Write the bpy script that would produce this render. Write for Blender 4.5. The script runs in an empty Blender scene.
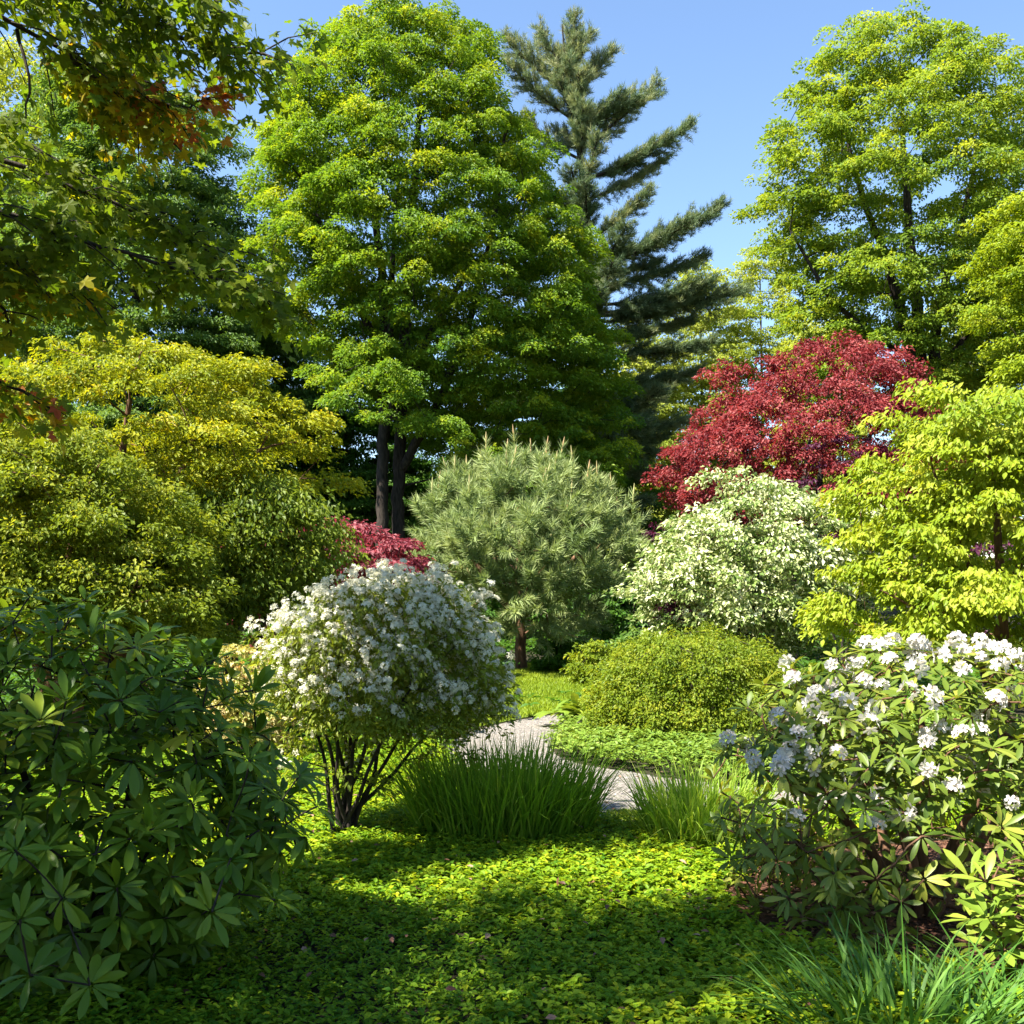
import bpy, math
import numpy as np
from mathutils import Vector
S = bpy.context.scene
COL = S.collection
R = math.radians

# ------------------------------------------------------------------ camera
CAM_H, FPX, HOR = 1.65, 985.0, 580.0
cam = bpy.data.cameras.new('camera'); co = bpy.data.objects.new('camera', cam); COL.objects.link(co)
co.location = (0, 0, CAM_H); co.rotation_euler = (R(90), 0, 0)
cam.sensor_width = 36; cam.lens = 36 * FPX / 1024; cam.shift_y = (HOR - 512) / 1024
cam.clip_start = 0.05; cam.clip_end = 3000
S.camera = co
# ------------------------------------------------------------------ light
SUN_EL = R(54)
SUN_AZ = math.atan2(-0.86, -0.50)          # direction to the sun measured from +Y towards +X
sdir = np.array([math.cos(SUN_EL) * math.sin(SUN_AZ), math.cos(SUN_EL) * math.cos(SUN_AZ), math.sin(SUN_EL)])
w = bpy.data.worlds.new('World'); S.world = w; w.use_nodes = True
nt = w.node_tree; bg = nt.nodes['Background']
sky = nt.nodes.new('ShaderNodeTexSky'); sky.sky_type = 'NISHITA'; sky.sun_disc = False
sky.sun_elevation = SUN_EL; sky.sun_rotation = SUN_AZ
sky.air_density = 1.0; sky.dust_density = 0.0; sky.ozone_density = 3.0
nt.links.new(sky.outputs[0], bg.inputs[0]); bg.inputs[1].default_value = 0.067
sl = bpy.data.lights.new('sun', 'SUN'); so = bpy.data.objects.new('sun', sl); COL.objects.link(so)
sl.energy = 4.3; sl.angle = R(0.53); sl.color = (1, 0.95, 0.85)
so.rotation_euler = Vector(sdir).to_track_quat('Z', 'Y').to_euler()
S.view_settings.view_transform = 'Standard'; S.view_settings.look = 'None'
S.view_settings.exposure = 2.2; S.view_settings.gamma = 1.0
cy = S.cycles
cy.max_bounces = 8; cy.diffuse_bounces = 6; cy.glossy_bounces = 2; cy.transmission_bounces = 6
cy.use_denoising = True; cy.sample_clamp_indirect = 6

# ------------------------------------------------------------------ helpers
def P(px, py, d):
    return np.array([(px - 512) / FPX * d, d, CAM_H + (HOR - py) / FPX * d])
def G(px, py):
    d = CAM_H * FPX / (py - HOR); return np.array([(px - 512) / FPX * d, d])
def unit(v):
    return v / np.maximum(np.linalg.norm(v, axis=-1, keepdims=True), 1e-9)

class Geo:
    def __init__(s): s.v = []; s.f = []; s.t = []; s.n = 0; s.mi = []
    def add(s, v, faces, tone=None, mi=0):
        v = np.asarray(v, dtype=np.float32).reshape(-1, 3)
        s.v.append(v)
        s.t.append(np.full(len(v), .5, np.float32) if tone is None else np.broadcast_to(np.asarray(tone, np.float32), (len(v),)))
        for f in faces:
            f = np.asarray(f, dtype=np.int64)
            if f.size: s.f.append(f + s.n); s.mi.append(np.full(len(f), mi, np.int32))
        s.n += len(v)
    def inst(s, tpl, pos, d, nrm, scale, tone, wide=1.0, mi=0):
        """leaf templates set out along direction d with face normal nrm"""
        tv, tf = tpl
        d = unit(d); x = unit(np.cross(d, nrm)); n = np.cross(x, d)
        scale = np.broadcast_to(np.asarray(scale, float), (len(pos),))[:, None, None]
        wide = np.broadcast_to(np.asarray(wide, float), (len(pos),))[:, None, None]
        v = pos[:, None, :] + scale * (tv[None, :, 0:1] * wide * x[:, None, :] + tv[None, :, 1:2] * d[:, None, :] + tv[None, :, 2:3] * n[:, None, :])
        k = len(tv); off = (np.arange(len(pos)) * k)[:, None, None]
        fs = [(np.asarray(f)[None] + off).reshape(-1, len(f[0])) for f in tf]
        s.add(v.reshape(-1, 3), fs, np.repeat(np.clip(tone, 0, 1), k), mi)
    def tube(s, pts, rad, sides=6, cap=True):
        pts = np.asarray(pts, float); m = len(pts); rad = np.broadcast_to(rad, (m,))
        tg = unit(np.gradient(pts, axis=0))
        ref = np.array([0.31, 0.17, 0.93]) if abs(tg[0, 2]) < .8 else np.array([0.95, 0.2, 0.1])
        x = unit(np.cross(tg, ref)); y = np.cross(tg, x)
        a = np.arange(sides) * 2 * math.pi / sides
        ring = np.cos(a)[None, :, None] * x[:, None] + np.sin(a)[None, :, None] * y[:, None]
        v = pts[:, None] + rad[:, None, None] * ring
        i = np.arange(m - 1)[:, None] * sides; j = np.arange(sides)[None]; j2 = (j + 1) % sides
        f = np.stack([i + j, i + j2, i + sides + j2, i + sides + j], -1).reshape(-1, 4)
        s.add(v.reshape(-1, 3), [f])
    def build(s, name, mats, parent=None, loc=None, smooth=False):
        me = bpy.data.meshes.new(name)
        v = np.concatenate(s.v)
        if parent is not None and loc is None: v = v - np.array(parent.location, np.float32)
        elif loc is not None: v = v - np.asarray(loc, np.float32)
        me.vertices.add(len(v)); me.vertices.foreach_set('co', v.astype(np.float32).ravel())
        lens = np.concatenate([np.full(len(f), f.shape[1], np.int32) for f in s.f])
        idx = np.concatenate([f.ravel() for f in s.f]).astype(np.int32)
        me.loops.add(len(idx)); me.loops.foreach_set('vertex_index', idx)
        me.polygons.add(len(lens))
        me.polygons.foreach_set('loop_start', np.concatenate([[0], np.cumsum(lens)[:-1]]).astype(np.int32))
        me.polygons.foreach_set('material_index', np.concatenate(s.mi))
        me.polygons.foreach_set('use_smooth', np.full(len(lens), smooth))
        me.update(calc_edges=True)
        at = me.attributes.new('tone', 'FLOAT', 'POINT'); at.data.foreach_set('value', np.concatenate(s.t).astype(np.float32))
        for m in (mats if isinstance(mats, (list, tuple)) else [mats]): me.materials.append(m)
        o = bpy.data.objects.new(name, me); COL.objects.link(o)
        if parent is not None: o.parent = parent
        if loc is not None: o.location = loc
        return o

def thing(name, label, cat, loc, group=None):
    o = bpy.data.objects.new(name, None); COL.objects.link(o); o.location = loc
    o.empty_display_size = .2
    return tag(o, label, cat, group)
def tag(o, label=None, cat=None, group=None, kind=None):
    if label: o['label'] = label
    if cat: o['category'] = cat
    if group: o['group'] = group
    if kind: o['kind'] = kind
    return o

# leaf templates: (verts, [faces...]); x = across, y = along, z = up
def tpl_diamond(w=.55, fold=.12, droop=.12):
    return (np.array([[0, 0, 0], [-w / 2, .45, fold], [0, 1, -droop], [w / 2, .45, fold]]), [[(0, 3, 2), (0, 2, 1)]])
def tpl_leaf6(w=.5, fold=.08, droop=.15):
    v = np.array([[0, 0, 0], [0, .5, -droop * .25], [0, 1, -droop], [-w / 2, .33, fold], [-w * .42, .66, fold - droop * .4], [w / 2, .33, fold], [w * .42, .66, fold - droop * .4]])
    f = [(0, 5, 1), (1, 5, 6), (1, 6, 2), (0, 1, 3), (1, 4, 3), (1, 2, 4)]
    return (v, [f])
def tpl_long(w=.26, fold=.03, droop=.25):
    ts = [0, .25, .55, .82, 1]; ws = [.12, .62, 1, .82, .10]
    v = []
    for t, q in zip(ts, ws):
        z = -droop * t * t
        v += [[-w / 2 * q, t, z + fold * q], [0, t, z], [w / 2 * q, t, z + fold * q]]
    f = []
    for i in range(4):
        a = i * 3
        f += [(a, a + 1, a + 4, a + 3), (a + 1, a + 2, a + 5, a + 4)]
    return (np.array(v), [f])
def tpl_maple():
    pol = [(-172, .10), (-118, .42), (-95, .30), (-62, .62), (-40, .30), (-20, .50), (0, .72), (20, .50), (40, .30), (62, .62), (95, .30), (118, .42), (172, .10)]
    v = [[0, .38, 0]]
    for a, r in pol:
        x, y = r * math.sin(R(a)), .38 + r * math.cos(R(a))
        v.append([x, y * .92, -.18 * (x * x + (y - .38) ** 2) + .10 * abs(x)])
    f = [(0, i + 1, i) for i in range(1, 13)]
    v += [[-.012, -.35, .06], [.012, -.35, .06], [0, .3, .0]]
    n = len(v); f.append((n - 3, n - 2, n - 1))
    return (np.array(v), [f])
def tpl_needle(w=.1):
    return (np.array([[-w / 2, 0, 0], [w / 2, 0, 0], [0, 1, -.06]]), [[(0, 1, 2)]])
def tpl_flower(w=.85, cup=.22):
    v = [[0, 0, 0]]; f = []
    for k in range(5):
        a = k * 2 * math.pi / 5
        for da, r, z in ((-.5, .62, cup * .8), (-.22, 1, cup), (.22, 1, cup * .92), (.5, .62, cup * .8)):
            v.append([r * w * math.sin(a + da), r * w * math.cos(a + da), z + .04 * math.sin(k * 2.1)])
        b = 1 + k * 4; f += [(0, b, b + 1, b + 2), ]
        f += [(0, b + 2, b + 3, 0)[:3] + (0,)] if False else []
    tri = []
    for k in range(5):
        b = 1 + k * 4; tri.append((0, b + 2, b + 3))
    return (np.array(v), [f, tri])
def tpl_floret():
    v = [[0, 0, 0]]; f = []
    for k in range(4):
        a = k * math.pi / 2 + .4
        v += [[.5 * math.sin(a - .55), .5 * math.cos(a - .55), .12], [math.sin(a), math.cos(a), .1], [.5 * math.sin(a + .55), .5 * math.cos(a + .55), .12]]
        b = 1 + 3 * k; f.append((0, b, b + 1, b + 2))
    return (np.array(v), [f])
DIAM = tpl_diamond(); DIAM_W = tpl_diamond(.75, .1, .15); DIAM_N = tpl_diamond(.32, .06, .2)
LEAF6 = tpl_leaf6(); LEAF6_N = tpl_leaf6(.38, .05, .3); LONG = tpl_long(); MAPLE = tpl_maple(); NEEDLE = tpl_needle()
FLOWER = tpl_flower(); FLORET = tpl_floret()

# ------------------------------------------------------------------ materials
def new_mat(name):
    m = bpy.data.materials.new(name); m.use_nodes = True
    t = m.node_tree; t.nodes.clear()
    o = t.nodes.new('ShaderNodeOutputMaterial')
    return m, t, o
def ramp(t, stops):
    r = t.nodes.new('ShaderNodeValToRGB'); e = r.color_ramp.elements
    while len(e) < len(stops): e.new(.5)
    for k, (p, c) in enumerate(stops):
        e[k].position = p; e[k].color = (*c, 1)
    return r
def leaf_mat(name, stops, trans=.48, tint=(1.4, 1.25, .5), rough=.5, spec=.22):
    m, t, o = new_mat(name); L = t.links
    a = t.nodes.new('ShaderNodeAttribute'); a.attribute_name = 'tone'
    r = ramp(t, stops); L.new(a.outputs['Fac'], r.inputs[0])
    p = t.nodes.new('ShaderNodeBsdfPrincipled'); p.inputs['Roughness'].default_value = rough
    p.inputs['Specular IOR Level'].default_value = spec
    L.new(r.outputs[0], p.inputs['Base Color'])
    mx = t.nodes.new('ShaderNodeMix'); mx.data_type = 'RGBA'; mx.blend_type = 'MULTIPLY'; mx.inputs[0].default_value = 1
    L.new(r.outputs[0], mx.inputs[6]); mx.inputs[7].default_value = (*tint, 1)
    tr = t.nodes.new('ShaderNodeBsdfTranslucent'); L.new(mx.outputs[2], tr.inputs[0])
    ms = t.nodes.new('ShaderNodeMixShader'); ms.inputs[0].default_value = trans
    L.new(p.outputs[0], ms.inputs[1]); L.new(tr.outputs[0], ms.inputs[2]); L.new(ms.outputs[0], o.inputs[0])
    return m
def bark_mat(name, c1, c2, sc=(14, 14, 3)):
    m, t, o = new_mat(name); L = t.links
    tc = t.nodes.new('ShaderNodeTexCoord'); mp = t.nodes.new('ShaderNodeMapping'); mp.inputs['Scale'].default_value = sc
    L.new(tc.outputs['Object'], mp.inputs[0])
    n = t.nodes.new('ShaderNodeTexNoise'); n.inputs['Scale'].default_value = 1.5; n.inputs['Detail'].default_value = 6
    L.new(mp.outputs[0], n.inputs[0])
    r = ramp(t, [(.3, c1), (.7, c2)]); L.new(n.outputs[0], r.inputs[0])
    p = t.nodes.new('ShaderNodeBsdfPrincipled'); p.inputs['Roughness'].default_value = .9
    p.inputs['Specular IOR Level'].default_value = .15
    L.new(r.outputs[0], p.inputs['Base Color'])
    b = t.nodes.new('ShaderNodeBump'); b.inputs['Strength'].default_value = .7; b.inputs['Distance'].default_value = .03
    L.new(n.outputs[0], b.inputs['Height']); L.new(b.outputs[0], p.inputs['Normal'])
    L.new(p.outputs[0], o.inputs[0]); return m
def ground_mat(name, stops, scale, bump=.5, dist=.02, vor=None, rough=.95):
    m, t, o = new_mat(name); L = t.links
    tc = t.nodes.new('ShaderNodeTexCoord')
    n = t.nodes.new('ShaderNodeTexNoise'); n.inputs['Scale'].default_value = scale; n.inputs['Detail'].default_value = 8; n.inputs['Roughness'].default_value = .7
    L.new(tc.outputs['Object'], n.inputs[0]); src = n.outputs[0]
    if vor:
        v = t.nodes.new('ShaderNodeTexVoronoi'); v.inputs['Scale'].default_value = vor; L.new(tc.outputs['Object'], v.inputs[0])
        sep = t.nodes.new('ShaderNodeSeparateColor'); L.new(v.outputs['Color'], sep.inputs[0])
        mm = t.nodes.new('ShaderNodeMath'); mm.operation = 'MULTIPLY_ADD'; mm.inputs[1].default_value = .5
        m2 = t.nodes.new('ShaderNodeMath'); m2.operation = 'MULTIPLY'; m2.inputs[1].default_value = .5
        L.new(n.outputs[0], m2.inputs[0]); L.new(sep.outputs[0], mm.inputs[0]); L.new(m2.outputs[0], mm.inputs[2]); src = mm.outputs[0]
    r = ramp(t, stops); L.new(src, r.inputs[0])
    p = t.nodes.new('ShaderNodeBsdfPrincipled'); p.inputs['Roughness'].default_value = rough; p.inputs['Specular IOR Level'].default_value = .2
    L.new(r.outputs[0], p.inputs['Base Color'])
    b = t.nodes.new('ShaderNodeBump'); b.inputs['Strength'].default_value = bump; b.inputs['Distance'].default_value = dist
    L.new(src, b.inputs['Height']); L.new(b.outputs[0], p.inputs['Normal']); L.new(p.outputs[0], o.inputs[0]); return m

M = {}
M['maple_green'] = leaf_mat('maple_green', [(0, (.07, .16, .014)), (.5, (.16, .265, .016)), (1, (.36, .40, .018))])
M['right_maple'] = leaf_mat('right_maple', [(0, (.10, .18, .022)), (.5, (.19, .285, .024)), (1, (.36, .40, .03))])
M['dark_green'] = leaf_mat('dark_green', [(0, (.055, .115, .02)), (.5, (.11, .20, .035)), (1, (.2, .29, .06))], trans=0.44)
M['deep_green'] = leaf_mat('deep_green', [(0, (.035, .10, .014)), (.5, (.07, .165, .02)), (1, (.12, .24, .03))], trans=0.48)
M['pale_wood'] = leaf_mat('pale_wood', [(0, (.16, .23, .03)), (.5, (.31, .37, .05)), (1, (.44, .47, .10))])
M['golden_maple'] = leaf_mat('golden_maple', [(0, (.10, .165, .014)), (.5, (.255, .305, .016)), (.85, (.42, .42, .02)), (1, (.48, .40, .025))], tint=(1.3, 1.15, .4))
M['olive_maple'] = leaf_mat('olive_maple', [(0, (.085, .14, .014)), (.5, (.19, .25, .02)), (1, (.41, .42, .05))])
M['red_maple'] = leaf_mat('red_maple', [(0, (.09, .014, .018)), (.5, (.25, .04, .042)), (1, (.43, .13, .115))], tint=(1.4, .7, .6), trans=0.38)
M['purple'] = leaf_mat('purple', [(0, (.03, .008, .02)), (.5, (.07, .015, .04)), (1, (.14, .03, .07))], tint=(1.4, .6, .8), trans=.3)
M['pink_red'] = leaf_mat('pink_red', [(0, (.15, .028, .045)), (.5, (.30, .075, .095)), (1, (.45, .18, .185))], tint=(1.3, .65, .65))
M['lime'] = leaf_mat('lime', [(0, (.15, .24, .014)), (.5, (.27, .345, .02)), (1, (.44, .46, .06))], trans=0.46)
M['gold_shrub'] = leaf_mat('gold_shrub', [(0, (.10, .165, .014)), (.5, (.19, .265, .02)), (1, (.39, .39, .03))])
M['variegated'] = leaf_mat('variegated', [(0, (.12, .19, .04)), (.3, (.22, .29, .07)), (.55, (.60, .62, .34)), (1, (.80, .80, .56))], tint=(1.1, 1.1, .7), trans=.3)
M['viburnum'] = leaf_mat('viburnum', [(0, (.09, .14, .015)), (.5, (.20, .25, .025)), (1, (.34, .36, .05))])
M['white_petal'] = leaf_mat('white_petal', [(0, (.58, .57, .40)), (.5, (.73, .70, .55)), (1, (.80, .77, .64))], tint=(1, 1, .85), trans=0.35, spec=0.1)
M['rhodo_petal'] = leaf_mat('rhodo_petal', [(0, (.66, .53, .53)), (.3, (.68, .63, .58)), (1, (.72, .68, .60))], tint=(1, .97, .92), trans=0.35, spec=0.1)
M['rhodo_dark'] = leaf_mat('rhodo_dark', [(0, (.055, .12, .010)), (.5, (.115, .205, .016)), (.85, (.20, .27, .022)), (1, (.33, .34, .03))], trans=0.35, rough=0.33, spec=0.2)
M['rhodo_light'] = leaf_mat('rhodo_light', [(0, (.06, .11, .014)), (.5, (.145, .20, .022)), (1, (.35, .35, .06))], trans=0.34, rough=0.4, spec=0.3)
M['young_green'] = leaf_mat('young_green', [(0, (.10, .18, .02)), (.5, (.19, .27, .03)), (1, (.32, .36, .05))], trans=.35, rough=.4)
M['iris'] = leaf_mat('iris', [(0, (.10, .22, .016)), (.5, (.18, .33, .022)), (1, (.34, .45, .07))], trans=0.48)
M['strap'] = leaf_mat('strap', [(0, (.045, .125, .016)), (.5, (.085, .195, .026)), (1, (.16, .28, .05))], trans=0.35)
M['pachy'] = leaf_mat('pachy', [(0, (.06, .17, .010)), (.5, (.22, .34, .014)), (1, (.55, .53, .02))], trans=0.45, rough=0.5, spec=0.15)
M['island'] = leaf_mat('island', [(0, (.08, .16, .02)), (.5, (.17, .26, .03)), (1, (.30, .37, .08))], trans=.3)
M['lawn'] = leaf_mat('lawn', [(0, (.12, .20, .012)), (.5, (.20, .28, .015)), (1, (.32, .36, .03))], trans=.35)
M['pine_dwarf'] = leaf_mat('pine_dwarf', [(0, (.11, .17, .055)), (.5, (.235, .305, .105)), (.9, (.41, .45, .19)), (1, (.45, .29, .14))], trans=0.3, tint=(1.1, 1.1, .7))
M['pine_tall'] = leaf_mat('pine_tall', [(0, (.07, .12, .055)), (.5, (.14, .195, .09)), (1, (.32, .32, .14))], trans=0.3, tint=(1.1, 1.1, .7))
M['overhang'] = leaf_mat('overhang', [(0, (.08, .14, .010)), (.45, (.17, .21, .014)), (.62, (.36, .32, .014)), (.8, (.48, .25, .016)), (1, (.36, .08, .045))], trans=.6, tint=(1.25, 1.25, .5), spec=.15)
M['peach'] = leaf_mat('peach', [(0, (.22, .24, .04)), (.5, (.42, .38, .12)), (.8, (.55, .50, .26)), (1, (.60, .34, .16))], trans=.3)
M['bark'] = bark_mat('bark', (.014, .011, .009), (.055, .043, .034))
M['bark_grey'] = bark_mat('bark_grey', (.05, .042, .034), (.17, .145, .12))
M['bark_red'] = bark_mat('bark_red', (.06, .03, .016), (.20, .11, .065))
M['soil'] = ground_mat('soil', [(.3, (.014, .014, .007)), (.7, (.05, .042, .022))], 6, .8, .05)
M['mulch'] = ground_mat('mulch', [(.25, (.016, .008, .005)), (.5, (.07, .03, .018)), (.8, (.16, .075, .045))], 20, 1, .03, 45)
M['gravel'] = ground_mat('gravel', [(.2, (.085, .075, .066)), (.5, (.19, .168, .145)), (.8, (.32, .29, .25))], 30, .8, .02, 70)
M['turf'] = ground_mat('turf', [(.3, (.06, .10, .01)), (.7, (.13, .18, .015))], 12, .6, .03)
M['pebble'] = ground_mat('pebble', [(.3, (.13, .125, .12)), (.7, (.34, .325, .31))], 25, .3, .01)

# ------------------------------------------------------------------ ground
def inpoly(x, y, poly):
    c = np.zeros(len(x), bool); n = len(poly)
    for i in range(n):
        x1, y1 = poly[i]; x2, y2 = poly[(i + 1) % n]
        k = ((y1 > y) != (y2 > y)) & (x < (x2 - x1) * (y - y1) / (y2 - y1 + 1e-12) + x1)
        c ^= k
    return c
def smooth_poly(pts, it=2):
    p = np.array(pts, float)
    for _ in range(it):
        q = np.roll(p, -1, 0); p = np.stack([.75 * p + .25 * q, .25 * p + .75 * q], 1).reshape(-1, 2)
    return p
def sheet(name, poly, z, mat, kind='structure'):
    import bmesh
    bm = bmesh.new(); vs = [bm.verts.new((x, y, z)) for x, y in poly]; bm.faces.new(vs)
    bmesh.ops.triangulate(bm, faces=bm.faces[:]); bmesh.ops.recalc_face_normals(bm, faces=bm.faces[:])
    me = bpy.data.meshes.new(name); bm.to_mesh(me); bm.free(); me.materials.append(mat)
    if me.polygons[0].normal.z < 0: me.flip_normals()
    o = bpy.data.objects.new(name, me); COL.objects.link(o); o['kind'] = kind; return o
sheet('ground', [(-900, -60), (900, -60), (900, 1500), (-900, 1500)], 0, M['soil'])
PATH = smooth_poly([G(*p) for p in [(440, 756), (450, 744), (466, 735), (490, 727), (530, 719), (570, 713.5), (640, 709), (720, 708), (720, 716), (640, 717), (590, 721), (562, 730), (549, 743), (552, 755), (575, 765), (620, 772), (680, 781), (760, 790), (980, 796), (980, 812), (760, 824), (680, 834), (610, 824), (540, 806), (480, 786), (446, 768)]])
LAWN = smooth_poly([G(*p) for p in [(420, 741), (450, 733), (490, 725), (530, 717), (570, 711.5), (640, 707), (650, 680), (610, 664), (500, 664), (440, 680), (415, 715)]])
LAWN2 = smooth_poly([G(*p) for p in [(596, 827), (640, 833), (655, 826), (640, 812), (606, 812)]])
MULCH = smooth_poly([(.95, 4.75), (1.5, 3.9), (2.6, 3.75), (4.2, 3.9), (4.2, 6.4), (2.4, 6.2), (1.3, 5.7)])
sheet('path', PATH, .012, M['gravel'])
sheet('lawn', LAWN, .008, M['turf'])
sheet('mulch_bed', MULCH, .008, M['mulch'])

def noise2(x, y, s, seed=0):
    r = np.random.default_rng(seed); z = np.zeros_like(x)
    for _ in range(6):
        a = r.uniform(0, 6.28); f = s * r.uniform(.6, 1.6); z += np.sin((x * math.cos(a) + y * math.sin(a)) * f + r.uniform(0, 6.28))
    return z / 6
def rand_unit(rng, n):
    return unit(rng.normal(size=(n, 3)))

def cover(name, rng, x, y, mat, leaves=6, size=.033, h=(.07, .13), label=None):
    g = Geo(); n = len(x)
    hz = rng.uniform(h[0], h[1], n) + .035 * noise2(x, y, 3.2, 5)
    base = np.stack([x, y, hz], 1); tilt = rand_unit(rng, n) * .35 + np.array([0, 0, 1]); ax = unit(tilt)
    tc = np.clip(.42 + .22 * noise2(x, y, 1.7, 9) + rng.normal(0, .13, n), 0, 1)
    rep = np.repeat(np.arange(n), leaves); N = len(rep)
    ang = np.tile(np.arange(leaves), n) * 2 * math.pi / leaves + np.repeat(rng.uniform(0, 6.28, n), leaves) + rng.normal(0, .25, N)
    rad = np.stack([np.cos(ang), np.sin(ang), np.zeros(N)], 1)
    el = rng.normal(.1, .3, N)
    d = rad * np.cos(el)[:, None] + ax[rep] * np.sin(el)[:, None]
    nr = ax[rep] * np.cos(el)[:, None] - rad * np.sin(el)[:, None] + rng.normal(0, .2, (N, 3))
    pos = base[rep] + np.stack([np.zeros(N), np.zeros(N), rng.uniform(-.03, .01, N)], 1)
    g.inst(LEAF6, pos, d, nr, size * rng.uniform(.6, 1.3, N) * (1 + .35 * noise2(x, y, 2.6, 21))[rep], tc[rep] + rng.normal(0, .12, N), rng.uniform(.85, 1.2, N))
    o = g.build(name, mat); o['kind'] = 'stuff'
    if label: o['label'] = label
    return o
rng = np.random.default_rng(1)
n = 76000
y = np.sqrt(rng.uniform(2.6 ** 2, 9.6 ** 2, n)); x = rng.uniform(-.62, .62, n) * y
jx, jy = x + rng.normal(0, .05, n), y + rng.normal(0, .09, n)
k = ~inpoly(jx, jy, PATH) & ~inpoly(jx, jy, MULCH) & ~inpoly(x, y, LAWN) & ~inpoly(x, y, LAWN2)
isl = (y > 7.6) & (x > .25)
cover('ground_cover', rng, x[k & ~isl], y[k & ~isl], M['pachy'], label='low glossy green ground cover carpeting the foreground')
n = 9000
x = rng.uniform(.2, 5, n); y = rng.uniform(7.6, 11.6, n)
k = ~inpoly(x + rng.normal(0, .05, n), y + rng.normal(0, .09, n), PATH) & ~inpoly(x, y, LAWN)
cover('ground_cover', rng, x[k], y[k], M['island'], size=.05, h=(.10, .18), label='pale green ground cover on the island beyond the gravel path')
# darker understorey ground cover beyond the lawn
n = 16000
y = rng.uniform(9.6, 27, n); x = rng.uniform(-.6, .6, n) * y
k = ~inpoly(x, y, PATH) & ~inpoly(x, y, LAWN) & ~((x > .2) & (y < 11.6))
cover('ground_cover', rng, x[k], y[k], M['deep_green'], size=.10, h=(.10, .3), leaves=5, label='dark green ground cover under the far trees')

def blades(g, rng, base, L, width, lean, droop, tone, seg=6, az=None, mi=0):
    n = len(base)
    az = rng.uniform(0, 6.28, n) if az is None else az
    h = np.stack([np.cos(az), np.sin(az), np.zeros(n)], 1); sd = np.stack([-np.sin(az), np.cos(az), np.zeros(n)], 1)
    tw = rng.uniform(-1.2, 1.2, n); sd = sd * np.cos(tw)[:, None] + h * np.sin(tw)[:, None]
    t = np.linspace(0, 1, seg + 1)
    out = (lean[:, None] * t + droop[:, None] * .8 * t ** 2.4); up = t * np.sqrt(np.maximum(.05, 1 - lean[:, None] ** 2)) - droop[:, None] * .75 * t ** 3
    c = base[:, None] + L[:, None, None] * (out[..., None] * h[:, None] + up[..., None] * np.array([0, 0, 1]))
    wd = width[:, None] * np.minimum(1, (1 - t ** 2.2) + .02)[None] * (.75 + .25 * np.minimum(1, t * 4))
    v = np.stack([c - wd[..., None] / 2 * sd[:, None], c + wd[..., None] / 2 * sd[:, None]], 2).reshape(-1, 3)
    k = (seg + 1) * 2; i = np.arange(seg) * 2
    f = np.stack([i, i + 1, i + 3, i + 2], 1)
    f = (f[None] + (np.arange(n) * k)[:, None, None]).reshape(-1, 4)
    g.add(v, [f], np.repeat(np.clip(tone, 0, 1), k), mi)
def grass_on(name, poly, n, Lr, wd, mat, seed, label):
    rng = np.random.default_rng(seed); lo = poly.min(0); hi = poly.max(0)
    x = rng.uniform(lo[0], hi[0], n); y = rng.uniform(lo[1], hi[1], n); k = inpoly(x, y, poly); x, y = x[k], y[k]; m = len(x)
    g = Geo(); blades(g, rng, np.stack([x, y, np.full(m, .005)], 1), rng.uniform(*Lr, m), np.full(m, wd), rng.uniform(.05, .5, m), rng.uniform(0, .4, m),
                      .5 + .25 * noise2(x, y, 2, 3) + rng.normal(0, .15, m), seg=2)
    o = g.build(name, mat); tag(o, label, kind='stuff')
grass_on('grass', LAWN, 60000, (.04, .09), .012, M['lawn'], 3, 'mown sunny lawn grass beyond the gravel path')
grass_on('grass', LAWN2, 2500, (.02, .05), .006, M['lawn'], 4, 'thin grass at the near edge of the gravel path')

# ------------------------------------------------------------------ trees and shrubs
class Env:
    """a crown's outline: rows (py, px_left, px_right) at a distance, turned into metres"""
    def __init__(s, rows, d, depth=.9):
        rows = sorted(rows, key=lambda r: -r[0])
        s.z = np.array([CAM_H + (HOR - r[0]) / FPX * d for r in rows]); s.l = np.array([(r[1] - 512) / FPX * d for r in rows]); s.r = np.array([(r[2] - 512) / FPX * d for r in rows])
        s.d = d; s.depth = depth
    def at(s, z): return np.interp(z, s.z, s.l), np.interp(z, s.z, s.r)
    def sample(s, rng, n, shell=.55, mind=0.0, zmin=None, front=0.0, inset=0.0):
        z0, z1 = s.z[0], s.z[-1]; out = []; tries = 0
        while len(out) < n and tries < n * 30:
            tries += 1
            z = rng.uniform(z0 if zmin is None else max(z0, zmin), z1); l, r = s.at(z); hw = max(.05, (r - l) / 2 - inset)
            wmax = (s.r - s.l).max() / 2
            if rng.random() > (.25 + .75 * hw / wmax): continue
            th = rng.uniform(0, 2 * math.pi)
            if math.sin(th) > 0 and rng.random() < front: th = -th
            rho = math.sqrt(rng.uniform(shell ** 2, 1)); dz = (z1 - z) 
            cap = min(1, .55 + dz / (z1 - z0) * 2.5)
            p = np.array([(l + r) / 2 + hw * rho * math.cos(th), s.d + hw * s.depth * rho * math.sin(th), z])
            if mind and out and np.min(np.sum((np.array(out) - p) ** 2, 1)) < (mind * (1 if tries < n * 12 else .6)) ** 2: continue
            out.append(p)
        return np.array(out)

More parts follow.
